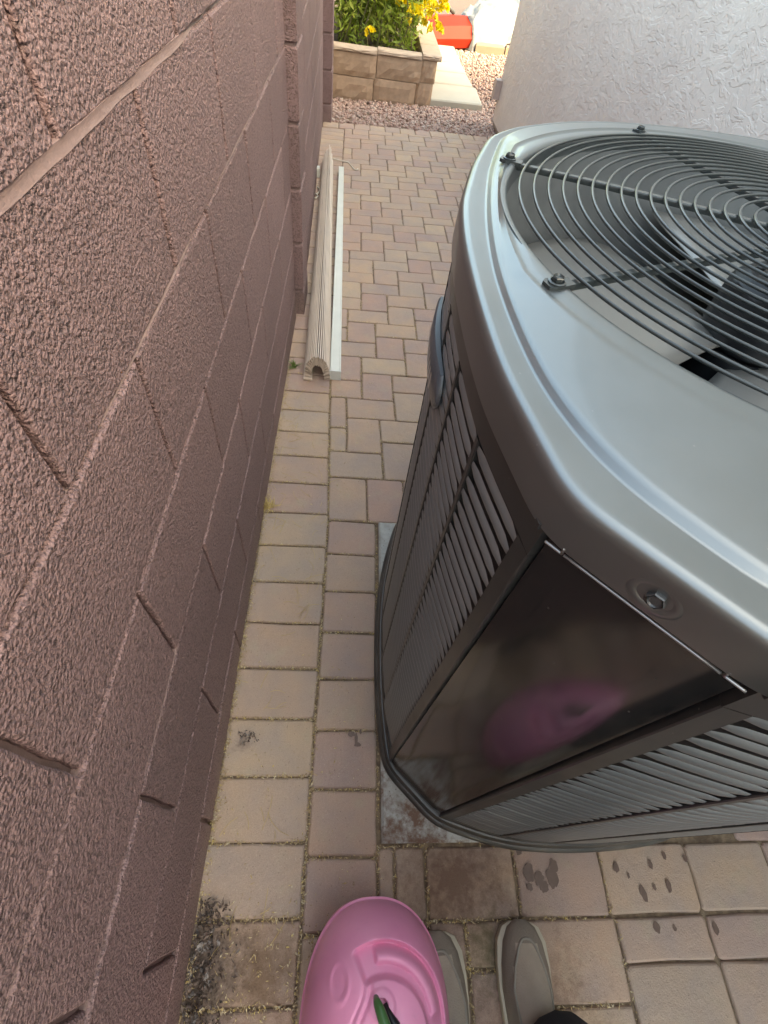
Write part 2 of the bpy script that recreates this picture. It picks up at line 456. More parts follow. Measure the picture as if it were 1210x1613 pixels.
# stones in front of the air conditioner
for (p0, p1, q0, q1) in ((.128, .165, -.10, .030), (.165, .234, -.10, .030), (.234, .437, -.10, .030), (.437, .640, -.10, .030), (.640, .858, -.10, .030), (.858, 1.06, -.10, .030), (1.06, 1.185, -.10, .030),
    (.128, .234, -.235, -.10), (.234, .312, -.177, -.10), (.312, .440, -.177, -.10), (.440, .645, -.235, -.10), (.645, .857, -.177, -.10), (.857, 1.06, -.177, -.10), (1.06, 1.185, -.177, -.10),
    (.234, .312, -.30, -.177), (.312, .440, -.30, -.177), (.645, .857, -.31, -.177), (.857, 1.06, -.31, -.177), (1.06, 1.185, -.31, -.177),
    (.128, .234, -.365, -.235), (.440, .645, -.365, -.235)): cell(p0, q0, p1, q1)
for r in range(5):
    for k in range(5): cell(.23+.2*k, -.50-.2*r, .43+.2*k, -.50-.2*r+.13); cell(.23+.2*k, -.37-.2*r, .43+.2*k, -.37-.2*r+.07)
for k in range(5): cell(1.0, .03+.177*k, 1.185, .03+.177*(k+1))
vis, hid = [], []
for i, c in enumerate(cells):
    r = paver_mesh(*c, i)
    if not r: continue
    mb, (x, y) = r
    hidden = (y < -.45) or (y < 2.6 and x > .17+.32*max(0, y-1.0) and y > .5) or (x > 1.06) or (x > .98 and y > -.05 and y < 3)
    (hid if hidden else vis).append((mb, x, y, c))
vis.sort(key=lambda t: t[2])
while len(vis) > 299: hid.append(vis.pop())
for mb, x, y, c in vis:
    o = obj('paver', mb, MAT['paver'], None, auto=9, origin=(x, y, 0)); o.parent = paving
    PAVERS.append(c)
if hid:
    m = MB()
    for mb, *_ in hid: m.add(mb.v, mb.f)
    o = obj('paver_fill', m, MAT['paver'], paving); o['kind'] = 'stuff'

# ------------------------------------------------------------------ block walls
def block_mesh(name, L, H, D, seed, jit=.0012, mat=None):
    """local: x along wall, y = 0 front face (towards -y), z up; front face chamfered and a little uneven"""
    rr = random.Random(seed); pts = []
    nx, nz = max(4, int(L/.025)), max(3, int(H/.03))
    for i in range(nx): pts.append((-L/2+L*i/nx, -H/2))
    for i in range(nz): pts.append((L/2, -H/2+H*i/nz))
    for i in range(nx): pts.append((L/2-L*i/nx, H/2))
    for i in range(nz): pts.append((-L/2, H/2-H*i/nz))
    pts = [(a+rr.uniform(-jit, jit), b+rr.uniform(-jit, jit)) for a, b in pts]
    def ring(ins, y): return [(a*(1-2*ins/L), y+rr.uniform(-.0006, .0006), b*(1-2*ins/H)) for a, b in pts]
    mb = MB(); mb.rings([ring(0, D), ring(0, .005), ring(.0012, .0018), ring(.004, 0)], True, False, True)
    return mesh_of(name, mb, mat or MAT['block'], auto=12)
PITCH = .2032; Z0 = .116
def block_wall(root, A, B, joints, t_from, t_to, zlist, seed=0, mortar_depth=.011, bead=True):
    """wall face from A towards B (2-D); joints(course) gives the joint phase; face looks to the right of A->B"""
    A = Vector((*A, 0)); B = Vector((*B, 0)); d = (B-A).normalized(); nrm = Vector((d.y, -d.x, 0))
    ang = math.atan2(d.y, d.x)
    cache = {}; rr = random.Random(seed)
    for ci, (z0, z1) in enumerate(zlist):
        H = z1-z0-.0044
        ph = joints(ci); k = math.floor((t_from-ph)/.4); ts = []
        edges = [t_from]
        while True:
            e = ph+.4*k
            if e > t_to-.03: break
            if e > t_from+.03: edges.append(e)
            k += 1
        edges.append(t_to)
        for e0, e1 in zip(edges[:-1], edges[1:]):
            L = e1-e0-.0066; key = (round(L, 3), round(H, 3), rr.randrange(4))
            if key not in cache: cache[key] = block_mesh('block', L, H, .09, seed+len(cache))
            c = A+d*((e0+e1)/2)-nrm*rr.uniform(0, .0016)
            o = inst('block', cache[key], root, (c.x, c.y, (z0+z1)/2), (rr.uniform(-.004, .004), 0, ang))
    # mortar: recessed backing and struck bed joints
    zb, zt = zlist[0][0], zlist[-1][1]
    m = MB(); p0, p1 = A+d*t_from, A+d*t_to
    f0, f1 = p0-nrm*mortar_depth, p1-nrm*mortar_depth; b0, b1 = p0-nrm*.16, p1-nrm*.16
    m.add([(f0.x, f0.y, zb), (f1.x, f1.y, zb), (b1.x, b1.y, zb), (b0.x, b0.y, zb), (f0.x, f0.y, zt), (f1.x, f1.y, zt), (b1.x, b1.y, zt), (b0.x, b0.y, zt)],
          [(0, 3, 2, 1), (4, 5, 6, 7), (0, 1, 5, 4), (1, 2, 6, 5), (2, 3, 7, 6), (3, 0, 4, 7)])
    obj('mortar', m, MAT['mortar'], root)
    if bead:
        m = MB(); n = int((t_to-t_from)/.018)
        for (z0, z1) in zlist[:-1]:
            rs = []
            for i in range(n+1):
                t = t_from+(t_to-t_from)*i/n; q = A+d*t
                w_ = mnoise.noise(Vector((t*3.1, z1*7, seed)))*.0042; w2 = mnoise.noise(Vector((t*9, z1*5, seed+3)))*.0018
                fat = float(sm(2.55, 2.40, t)*sm(1.2, 1.5, t))*(1 if abs(z1-1.1352) < .03 and seed == 3 else 0)
                w_ += fat*.0055; hh = .0023+fat*(.0030+.0022*mnoise.noise(Vector((t*14, 2, 5))))+.0006*mnoise.noise(Vector((t*5, z1*9, 8)))
                rs.append([tuple(q-nrm*(dd-w_-w2)+Vector((0, 0, z1+zz))) for dd, zz in ((.012, hh), (.0060, hh*.9), (.0068, 0), (.0050, -hh*.9), (.012, -hh))])
            m.rings(rs, False)
        obj('bed_joint', m, MAT['mortar'], root, auto=40)
courses = [(Z0-PITCH, Z0)]+[(Z0+PITCH*i, Z0+PITCH*(i+1)) for i in range(7)]
XW = -.242
near = thing('block_wall', 'long mauve painted block wall running along the left of the paved strip', 'block wall', (XW, .7, 0))
# the line runs from far to near so that its face looks to +x
yA = 2.080
block_wall(near, (XW, -1.55), (XW, yA), lambda c: 1.55+(.078 if c % 2 == 0 else .278), 0.0, yA+1.55, courses, 3)
cap = MB(); cap.box(-.41, -1.55, courses[-1][1]+.002, -.232, yA, courses[-1][1]+.055); obj('wall_cap', cap, MAT['block'], near)

far = thing('block_wall', 'farther length of mauve block wall starting at the dark vertical joint', 'block wall', (-.24, 3.4, 0))
def pier(root, x0, y0, x1, y1, zl, rot=0):
    for (z0, z1) in zl:
        mb = MB(); j = random.uniform(-.0015, .0015); c = .005
        def r(ins, z): return [(x0+ins+j, y0+ins, z), (x1-ins+j, y0+ins, z), (x1-ins+j, y1-ins, z), (x0+ins+j, y1-ins, z)]
        mb.rings([r(c, z0+.004), r(0, z0+.004+c), r(0, z1-.004-c), r(c, z1-.004)], True, True, True)
        obj('block', mb, MAT['block'], root)
    mb = MB(); mb.box(x0+.01, y0+.01, zl[0][0], x1-.01, y1-.01, zl[-1][1]-.02); obj('mortar', mb, MAT['mortar'], root)
off = [(a-.002, b-.002) for a, b in courses]
pier(far, -.40, 2.098, -.207, 2.30, off)
block_wall(far, (-.222, 2.305), (-.290, 4.86), lambda c: .1 if c % 2 else .3, 0, 2.55, courses, 11)
cap = MB(); cap.box(-.46, 2.09, courses[-1][1]+.002, -.205, 4.86, courses[-1][1]+.055); obj('wall_cap', cap, MAT['block'], far)
endp = thing('wall_pier', 'narrow mauve block pier ending the wall beside the gravel', 'pier', (-.3, 4.99, 0))
pier(endp, -.42, 4.885, -.222, 5.09, off[:1]+off[1:])

# ------------------------------------------------------------------ house
house = thing('house', 'house corner with a pale mauve lace stucco wall behind the air conditioner', 'house', (3.2, 1.5, 0))
HX, HY = 1.19, 5.36
b = MB(); b.box(HX, -5, .05, 8.5, HY, 2.6); obj('stucco_wall', b, MAT['stucco'], house)
b = MB(); b.box(HX+.012, -4.99, -.05, 8.49, HY-.012, .047); obj('foundation', b, m_simple('foundation_paint', (.30, .23, .20), .85, nscale=20, namt=.2, bump=.5, bscale=100), house)
b = MB(); b.box(HX-.004, -5, .040, 8.5, HY+.004, .0485); obj('weep_screed', b, m_simple('screed_metal', (.22, .165, .145), .6), house)
b = MB(); b.box(HX-.035, -5.05, 2.602, 8.55, HY+.02, 2.66); obj('parapet_cap', b, MAT['stucco'], house)
b = MB(); b.box(HX-.055, HY-.075, .20, HX-.002, HY+.012, .325); obj('junction_box', b, m_simple('box_paint', (.36, .27, .24), .6, nscale=20), house)

# ------------------------------------------------------------------ pad
pad = MB()
def padring(ins, z): return [(.136+ins, .036+ins, z), (.45, .036+ins, z), (.72, .052+ins, z), (1.05-ins, .066+ins, z), (1.05-ins, .914-ins, z), (.136+ins, .914-ins, z)]
pad.rings([padring(0, -.04), padring(0, .004), padring(.006, .010)], True, False, True)
tag(obj('concrete_pad', pad, MAT['pad'], origin=(.56, .47, 0)), 'grey concrete pad stained with soil under the air conditioner', 'concrete pad')

# ------------------------------------------------------------------ air conditioner
AC = thing('air_conditioner', 'grey outdoor air conditioner unit with a round wire fan grille on top', 'air conditioner', (.545, .567, .01))
CX, CY = .566, .591
def catmull(P, n=10):
    P = [np.array(p, float) for p in P]; out_ = []
    Q = [2*P[0]-P[1]]+P+[2*P[-1]-P[-2]]
    for i in range(1, len(Q)-2):
        for k in range(n):
            t = k/n; a, b_, c, d = Q[i-1], Q[i], Q[i+1], Q[i+2]
            out_.append(.5*((2*b_)+(c-a)*t+(2*a-5*b_+4*c-d)*t*t+(3*b_-a-3*c+d)*t**3))
    out_.append(P[-1]); return out_
# plan of the cabinet, four bowed sides between cut corners (measured)
LEFT = catmull([(.150, .192), (.1425, .235), (.1345, .275), (.1265, .325), (.1222, .40), (.1213, .48), (.1235, .56), (.132, .64), (.1475, .71), (.1665, .785), (.203, .895)], 4)
LEFTB = catmull([(.153, .192), (.147, .235), (.1425, .275), (.1385, .325), (.1355, .40), (.1355, .48), (.138, .56), (.145, .64), (.156, .71), (.172, .785), (.203, .895)], 4)
BACK = catmull([(.252, .955), (.367, 1.030), (.498, 1.072), (.629, 1.088), (.776, 1.078), (.88, 1.03)], 8)
RIGHT = catmull([(.93, .975), (.975, .83), (1.000, .68), (1.008, .52), (1.003, .34), (.985, .192)], 8)
FRONT = catmull([(.88, .078), (.78, .044), (.63, .030), (.50, .031), (.39, .044), (.261, .082)], 10)
def chamf(P, Q): return [P+(Q-P)*t for t in np.linspace(0, 1, 9)[1:-1]]
OUT = LEFT+chamf(LEFT[-1], BACK[0])+BACK+chamf(BACK[-1], RIGHT[0])+RIGHT+chamf(RIGHT[-1], FRONT[0])+FRONT+chamf(FRONT[-1], LEFT[0])
OUT = np.array(OUT)       # runs clockwise seen from above
def resample(P, n, closed=True):
    Q = np.vstack([P, P[:1]]) if closed else np.array(P)
    s = np.concatenate([[0], np.cumsum(np.linalg.norm(np.diff(Q, axis=0), axis=1))])
    t = np.linspace(0, s[-1], n, endpoint=not closed)
    return np.stack([np.interp(t, s, Q[:, 0]), np.interp(t, s, Q[:, 1])], 1)
def soften(P, it):
    for _ in range(it): P = .25*np.roll(P, 1, 0)+.5*P+.25*np.roll(P, -1, 0)
    return P
def outn(P):
    T = np.roll(P, -1, 0)-np.roll(P, 1, 0); T /= np.linalg.norm(T, axis=1)[:, None]
    return np.stack([-T[:, 1], T[:, 0]], 1)     # outward for clockwise plan
NL = 480
LID = soften(resample(OUT, NL), 14); LN = outn(LID)
RO = .388
lid = MB()
prof = [(-.0035, 1.026), (-.0058, 1.0275), (-.0058, 1.0600), (-.0054, 1.0640), (-.0042, 1.0676), (-.0022, 1.0702), (.0004, 1.0715), (.0030, 1.0718)]
rings = []
for d, z in prof:
    P = LID-LN*d; rings.append([(x, y, z) for x, y in P])
# pressed step between the flange and the plate (measured)
SO = [(.2551, .1294), (.2225, .1650), (.1925, .2030), (.1700, .2470), (.1535, .3050), (.1445, .3850), (.1425, .4800), (.1500, .5800), (.1635, .6750), (.1839, .7736), (.2255, .9100),
      (.262, .950), (.38, 1.020), (.50, 1.055), (.63, 1.068), (.77, 1.058), (.87, 1.01), (.925, .92), (.955, .80), (.975, .67), (.983, .50), (.978, .35), (.960, .245), (.935, .195), (.89, .150), (.83, .105), (.76, .085), (.63, .072), (.50, .074), (.39, .087), (.305, .102)]
SO = np.array(catmull(SO+[SO[0]], 6)[:-1])
def radial(P, ang):
    a = np.arctan2(P[:, 1]-CY, P[:, 0]-CX); r = np.hypot(P[:, 0]-CX, P[:, 1]-CY); o = np.argsort(a)
    return np.interp(ang, np.concatenate([a[o]-2*np.pi, a[o], a[o]+2*np.pi]), np.tile(r[o], 3))
lastc = np.array(rings[-1])[:, :2]; th = np.arctan2(lastc[:, 1]-CY, lastc[:, 0]-CX); rcr = np.hypot(lastc[:, 0]-CX, lastc[:, 1]-CY)
RSO = soften(np.minimum(radial(SO, th), rcr-.008), 6)
for f, z in ((.12, 1.0716), (.6, 1.0706), (.93, 1.0699)):
    rr2 = rcr+(RSO-rcr)*f; rings.append([(CX+math.cos(a)*r_, CY+math.sin(a)*r_, z) for a, r_ in zip(th, rr2)])
farside = np.exp(-((np.degrees(th)-95+540) % 360-180)**2/(2*38.0**2))
for dr, z in ((0, 1.0699), (-.0016, 1.0708), (-.0048, 1.0740), (-.0076, 1.0757), (-.0104, 1.0762), (-.0130, 1.0764)):
    rings.append([(CX+math.cos(a)*(r_+dr), CY+math.sin(a)*(r_+dr), z) for a, r_ in zip(th, RSO)])
last = np.array(rings[-1])[:, :2]
th = np.arctan2(last[:, 1]-CY, last[:, 0]-CX)
dirs = np.stack([np.cos(th), np.sin(th)], 1)
def smooth_field(v): return v
crease = .0045*np.exp(-((np.degrees(th)-120+540) % 360-180)**2/(2*48.0**2))   # the collar stands proud on the far side
rl = np.hypot(last[:, 0]-CX, last[:, 1]-CY)
RC = np.minimum(RO+.031, RO+(rl-RO)*.7)
for f in (.25, .5, .75, .93):
    P = last+(np.stack([CX+dirs[:, 0]*RC, CY+dirs[:, 1]*RC], 1)-last)*f
    rings.append([(x, y, 1.0764+.0040*f) for x, y in P])
far_w = crease/.0045
for rr_, gz in ((RC, 0.), (RC-.003, -.0022), (RC-.007, -.0026), (RC-.011, -.0006), (RO+.008, .0006), (RO+.0035, .0004)):
    rr2 = rr_ if isinstance(rr_, np.ndarray) else np.full(NL, rr_)
    rr2 = np.maximum(RO+.0035, rr2)
    rings.append([(CX+c*r_, CY+s_*r_, 1.0804+gz*w_) for (c, s_), r_, w_ in zip(dirs, rr2, far_w)])
for rr_, z in ((RO+.001, 1.0794), (RO-.001, 1.0770), (RO-.002, 1.072), (RO-.003, 1.06)):
    rings.append([(CX+c*rr_, CY+s_*rr_, z) for c, s_ in dirs])
lid.rings([list(reversed(r)) for r in rings])
lid_o = obj('lid', lid, MAT['ac_top'], AC, auto=35)
# screw in a dimple at the middle of the cut corner, one at each corner
def hexbolt(parent, p, nrm, s=.008, dish=True, mat='steel', name='bolt'):
    nrm = Vector(nrm).normalized(); q = nrm.to_track_quat('Z', 'Y'); p = Vector(p)
    m = MB()
    def ring(r, h, n=12, tw=0): return [tuple(p+q @ Vector((r*math.cos(2*math.pi*k/n+tw), r*math.sin(2*math.pi*k/n+tw), h))) for k in range(n)]
    m.rings([ring(s*1.25, 0), ring(s*1.25, s*.18), ring(s*.98, s*.26)], True, False, False)
    hx = lambda r, h: [tuple(p+q @ Vector((r*math.cos(2*math.pi*(k//2)/6), r*math.sin(2*math.pi*(k//2)/6), h))) for k in range(12)]
    m.rings([hx(s*.86, s*.2), hx(s*.86, s*.72), hx(s*.74, s*.84)], True, False, False)
    m.rings([ring(s*.62, s*.84), ring(s*.5, s*.66)], True, False, True)
    return obj(name, m, MAT[mat], parent, auto=30)
P1, P2 = LEFT[0], FRONT[-1]
mid = (P1+P2)/2; nch = np.array([-.7071, -.7071])
hexbolt(AC, (mid[0]-.0035+.002, mid[1]-.0035, 1.045), (-.7071, -.7071, .12), .0075)
m = MB()   # dimple collar around that screw
q = Vector((-.7071, -.7071, .05)).to_track_quat('Z', 'Y'); p_ = Vector((mid[0], mid[1], 1.0445))
m.rings([[tuple(p_+q @ Vector((r*math.cos(k*math.pi/12), .8*r*math.sin(k*math.pi/12), h))) for k in range(24)] for r, h in ((.021, .0046), (.017, .0062), (.013, .0066), (.0105, .0052), (.009, .0045))], True)
obj('screw_dimple', m, MAT['ac_top'], AC, smooth=True)

# cabinet body behind the panels, base pan
def shell(P, z0, z1, ins, name, mat, cap=True, parent=AC):
    m = MB(); Q = P-outn(P)*ins
    m.rings([[(x, y, z) for x, y in Q] for z in (z0, z1)], True, cap, cap); return obj(name, m, mat, parent, auto=30)
OUTB = OUT.copy(); OUTB[:len(LEFTB)] = np.array(LEFTB); BODY = resample(OUTB, 240)
core = MB(); Q = soften(BODY-outn(BODY)*.03, 3)
core.rings([[(x, y, z) for x, y in reversed(Q)] for z in (.03, 1.02)], True, False, False)
obj('coil', core, MAT['coil'], AC)
mb = MB(); n_ = outn(BODY)
for seq in [((-.016, .011), (-.016, .020), (-.012, .025), (-.008, .026), (-.008, .034), (-.003, .040), (.004, .041), (.06, .041))]:
    mb.rings([[(x, y, z) for x, y in list(reversed(soften(BODY, 4)-n_*d))] for d, z in seq], True, False, True)
obj('base_pan', mb, MAT['ac_side'], AC, auto=40)

# side panels
ZB, ZT = .046, 1.030
def side_fn(P, PB=None):
    P = np.array(P); PB = P if PB is None else np.array(PB); s = np.concatenate([[0], np.cumsum(np.linalg.norm(np.diff(P, axis=0), axis=1))]); L = s[-1]
    T = np.gradient(P, s, axis=0); T /= np.linalg.norm(T, axis=1)[:, None]
    N = np.stack([-T[:, 1], T[:, 0]], 1)
    def at(t, n, z):
        k = min(1., max(0., z/1.03))
        return (np.interp(t, s, P[:, 0])*k+np.interp(t, s, PB[:, 0])*(1-k)+n*np.interp(t, s, N[:, 0]), np.interp(t, s, P[:, 1])*k+np.interp(t, s, PB[:, 1])*(1-k)+n*np.interp(t, s, N[:, 1]), z)
    return at, L
def strip(m, at, t0, t1, z0, z1, n=0., dep=.012, nt=14):
    """flat bar following the side with rounded edges"""
    c = .0012
    loop = [(n-dep, z0), (n-c, z0), (n, z0+c), (n, z1-c), (n-c, z1), (n-dep, z1)]
    rs = []
    ts = np.linspace(t0, t1, max(2, nt))
    for i, t in enumerate(ts): rs.append([at(t, a, z) for a, z in loop])
    m.rings(rs, True, True, True)
def vbar(m, at, t0, t1, z0, z1, n=0., dep=.013):
    c = .0012; rs = []
    ts = [t0, t0, t0+c]+list(np.linspace(t0, t1, 5)[1:-1])+[t1-c, t1, t1]
    ns = [n-dep, n-c, n]+[n]*3+[n, n-c, n-dep]
    for z in np.linspace(z0, z1, 12): rs.append([at(t, q_, z) for t, q_ in zip(ts, ns)])
    m.rings(rs, False)
def louvre(name, P, rows, label=None, PB=None, whole=False, joined=False, nb=6, first=.024, pitch=.0210, fbt=.044):
    at, L = side_fn(P, PB)
    pan = MB()
    ztop, zbot = .990, .080
    strip(pan, at, .002, L-.002, ztop, ZT, 0, .014, 30)
    strip(pan, at, .002, L-.002, ZB, zbot, 0, .014, 30)
    f0 = first; f1 = L-first
    vbar(pan, at, .002, f0, zbot+.0003, ztop-.0003, -.0003); vbar(pan, at, f1, L-.002, zbot+.0003, ztop-.0003, -.0003)
    rb = .0085; bw = (f1-f0-(nb-1)*rb)/nb; bays = []
    t = f0
    for i in range(nb):
        bays.append((t, t+bw)); t += bw
        if i < nb-1: vbar(pan, at, t, t+rb, zbot+.0003, ztop-.0003, .0004); t += rb
    # rolled top edge of the panel under the lid
    strip(pan, at, .004, L-.004, ZT-.006, ZT+.001, .004, .006, 30)
    po = obj(name, pan, MAT['ac_side'], AC, auto=40)
    if label: po['label'] = label
    prof = [(-.0034, .0052), (-.0026, .0046), (-.0012, .0026), (-.0003, .0002), (0, -.0022), (-.0003, -.0042), (-.0012, -.0048)]
    zc = [ztop-.011-pitch*k for k in range(int((ztop-zbot-.016)/pitch)+1)]
    def slatmb(t0, t1, z):
        m = MB(); rs = []
        n = max(6, int((t1-t0)/.018)+2)
        for i in range(n+1):
            u = i/n; t = t0+(t1-t0)*(u if 0 < i < n else u)
            e = min(u, 1-u)*(t1-t0); k = min(1., e/.006)
            rs.append([at(t, (-.0018+(a+.0018)*(.25+.75*k)), z+b_*(.7+.3*k)) for a, b_ in prof])
        m.rings(rs, False); return m
    if joined:
        m = MB()
        for z in zc:
            for b0, b1 in bays: q_ = slatmb(b0, b1, z); m.add(q_.v, q_.f)
        o = obj('louver_rows', m, MAT['ac_slat'], po, smooth=True); o['kind'] = 'stuff'; return po
    for bi, (b0, b1) in enumerate([(f0, f1)] if whole else bays):
        m = MB()
        if whole:
            for c0, c1 in bays: q_ = slatmb(c0, c1, ztop); m.add(q_.v, q_.f)
        else: m = slatmb(b0, b1, ztop)
        cx_, cy_, _ = at((b0+b1)/2, 0, ztop)
        me = mesh_of('slat', m, MAT['ac_slat'], (cx_, cy_, ztop), True)
        for z in zc:
            c_ = at((b0+b1)/2, 0, z); inst('slat', me, po, (c_[0], c_[1], z+random.uniform(-.0005, .0005)), (random.uniform(-.01, .01), random.uniform(-.01, .01), random.uniform(-.002, .002)))
    return po
louvre('side_panel', LEFT, 43, 'tall louvred panel facing the block wall', nb=6, PB=LEFTB)
louvre('side_panel', FRONT, 43, 'louvred panel facing the watering corner' if False else 'louvred panel nearest the shoes', whole=True, nb=5)
louvre('side_panel', BACK, 43, joined=True, nb=5); louvre('side_panel', RIGHT, 43, joined=True, nb=6)

# plain corner panels set a little back between the louvred sides
def corner_panel(A, B, label=None):
    A, B = np.array(A), np.array(B); d = (B-A); L = np.linalg.norm(d); d /= L; n = np.array([-d[1], d[0]])
    m = MB(); g_ = .0045; nx, nz = 8, 24; rs = []
    for k in range(nz+1):
        z = ZB+.001+(ZT-.004-ZB)*k/nz; r = []
        for i in range(nx+1):
            u = i/nx; e = min(u, 1-u)*L
            dn = -.0015+.003*math.sin(math.pi*u)*math.sin(math.pi*k/nz)-(.004 if i in (0, nx) else 0)
            s = g_+(L-2*g_)*u+(.0 if 0 < i < nx else 0)
            r.append((*(A+d*s+n*dn), z))
        rs.append(r)
    # returned edges
    first = [(*(np.array(p[:2])-n*.003), p[2]) for p in rs[0]]
    m.rings(rs, False)
    for side in (0, nx):
        m.rings([[r[side] for r in rs], [(r[side][0]-n[0]*.018, r[side][1]-n[1]*.018, r[side][2]) for r in rs]], False)
    o = obj('corner_panel', m, MAT['ac_corner'], AC, auto=50)
    if label: o['label'] = label
    m = MB()     # rolled lip and end hooks along its top edge, just below the lid
    for s0, s1, h in ((.004, .018, .0055), (.020, L-.020, .0018), (L-.018, L-.004, .0055)):
        pts = [(*(A+d*s+n*(.0040)), ZT-.0070) for s in np.linspace(s0, s1, 8)]
        m.tube([(x, y, z) for x, y, z in pts], .0012, 6)
        if h > .003:
            x, y, z = pts[-1 if s0 < L/2 else 0]; m.tube([(x, y, z), (x, y, z+.006), (x-n[0]*.004, y-n[1]*.004, z+.008)], .0015, 6)
    obj('panel_lip', m, m_simple('bare_edge', (.34, .34, .34), .35, .7) if 'bare_edge' not in bpy.data.materials else bpy.data.materials['bare_edge'], o, smooth=True)
    return o
corner_panel(FRONT[-1], LEFT[0], 'glossy plain corner panel mirroring the pink pod')
corner_panel(LEFT[-1], BACK[0]); corner_panel(BACK[-1], RIGHT[0]); corner_panel(RIGHT[-1], FRONT[0])

# brand plate on the left panel (its lettering cannot be read edge-on)
at, L = side_fn(LEFT, LEFTB)
m = MB(); rs = []
for t in np.linspace(.285, .495, 18):
    u = (t-.285)/.21; e = min(u, 1-u)*.21; h = .027*min(1, math.sqrt(max(0, e)/.012)+.35); bow = .007+.004*math.sin(math.pi*u)
    rs.append([at(t, a, .905+z) for a, z in ((.001, -h), (bow-.003, -h), (bow, -h+.004), (bow+.001, 0), (bow, h-.004), (bow-.003, h), (.001, h))])
m.rings(rs, True, True, True)
bd = obj('badge', m, MAT['badge'], AC, auto=40)
m = MB()
for k in range(9):
    t0 = .32+.015*k; hh = .010 if k % 3 else .012
    x0 = at(t0, .0123, .9); x1 = at(t0+.007, .0123, .9)
    zz = .903
    m.add([(x0[0], x0[1], zz-hh), (x1[0], x1[1], zz-hh), (x1[0], x1[1], zz+hh), (x0[0], x0[1], zz+hh)], [(0, 1, 2, 3)])
obj('badge_relief', m, MAT['mark'], bd)

# fan shroud, fan, motor
m = MB(); n = 96
m.rings([[(CX+r*math.cos(-2*math.pi*k/n), CY+r*math.sin(-2*math.pi*k/n), z) for k in range(n)] for r, z in ((.3855, 1.062), (.382, 1.03), (.378, .95), (.378, .84), (.388, .80), (.40, .78))], True)
obj('fan_shroud', m, MAT['inner'], AC, smooth=True)
m = MB()
m.add([(x, y, .10) for x, y in reversed(Q[::6])], [tuple(range(len(Q[::6])))])
obj('inner_floor', m, MAT['coil'], AC)
m = MB(); m.cyl((CX, CY), .07, .07, .90, .955, 32); hub = obj('fan', m, MAT['motor'], AC, auto=30)
for kb in range(3):
    a0 = R_(276+120*kb); rs = []
    for i in range(13):
        r = .065+(.366-.065)*i/12; w_ = R_(104+14*(i/12)-14*(i/12)**4); row = []
        for j in range(13):
            v_ = j/12-.5
            a = a0+v_*w_+.10*(i/12)**2
            row.append((CX+r*math.cos(a), CY+r*math.sin(a),   .950+.052*(.5+.5*i/12)*v_+.010*math.sin(math.pi*(v_+.5))))
        rs.append(row)
    m = MB(); m.rings(rs, False); bl = obj('blade', m, MAT['blade'], hub, smooth=True)
    md = bl.modifiers.new('t', 'SOLIDIFY'); md.thickness = .002
m = MB(); n = 40; rs = []
for z, r in ((.957, .066), (.962, .072), (1.022, .072), (1.030, .068), (1.040, .055), (1.043, .03)):
    rs.append([(CX+(r-(.003 if (k % 4) in (0, 1) and   .957 < z < 1.03 else 0))*math.cos(2*math.pi*k/n), CY+(r-(.003 if (k % 4) in (0, 1) and .957 < z < 1.03 else 0))*math.sin(2*math.pi*k/n), z) for k in range(n)])
m.rings(rs, True, True, True); mot = obj('motor', m, MAT['motor'], AC, auto=30)
for ang in (150, 200, 250, 100, 50, 300, 0):
    hexbolt(mot, (CX+.045*math.cos(R_(ang)), CY+.045*math.sin(R_(ang)), 1.0405), (0, 0, 1), .0065, mat='steel')

# wire grille
m = MB()
G = obj('fan_grille', (lambda q: (q.cyl((CX, CY), .028, .026, 1.080, 1.092, 24), q)[1])(MB()), MAT['wire'], AC, auto=30)
ZG = 1.084
for i in range(20):
    r = .3740-.0179*i
    if r < .03: break
    m = MB(); N_ = max(36, int(150*r/.36)); k8 = 8
    zz = ZG+.010*(1-(r/.376)**2)
    rs = [[(CX+(r+.0018*math.cos(b_))*math.cos(a), CY+(r+.0018*math.cos(b_))*math.sin(a), zz+.0018*math.sin(b_)) for b_ in [2*math.pi*j/k8 for j in range(k8)]] for a in [2*math.pi*k/N_ for k in range(N_)]]
    rs.append(rs[0]); m.rings(rs, True)
    obj('ring', m, MAT['wire'], G, smooth=True)
for ang in (154.5, 104.3, 201.9, 256, 307, 358, 52):
    a = R_(ang); c, s_ = math.cos(a), math.sin(a); m = MB(); rs = []
    for r in np.linspace(.026, .388, 14):
        zz = ZG-.0026+.010*(1-(r/.376)**2)
        rs.append([(CX+c*r-s_*w_, CY+s_*r+c*w_, zz+h) for w_, h in ((-.0042, -.0065), (.0042, -.0065), (.0046, -.002), (.0036, 0), (-.0036, 0), (-.0046, -.002))])
    m.rings(rs, True, True, True)
    sp = obj('spoke', m, MAT['wire'], G, auto=40)
    m = MB(); ctr = Vector((CX+c*.398, CY+s_*.398, ZG-.0045))
    # folded mounting tab lying on the lid
    pr = [(-.016, -.007), (.009, -.0095), (.014, -.006), (.014, .006), (.009, .0095), (-.016, .007)]
    z_ = ctr.z+.0035
    m.rings([[(ctr.x+c*p-s_*q_, ctr.y+s_*p+c*q_, z_+h) for p, q_ in pr] for h in (-.004, -.0005, 0)], True, True, True)
    obj('tab', m, MAT['wire'], sp, auto=30)
    hexbolt(sp, (ctr.x+c*.002, ctr.y+s_*.002, z_), (0, 0, 1), .0072, mat='wire')

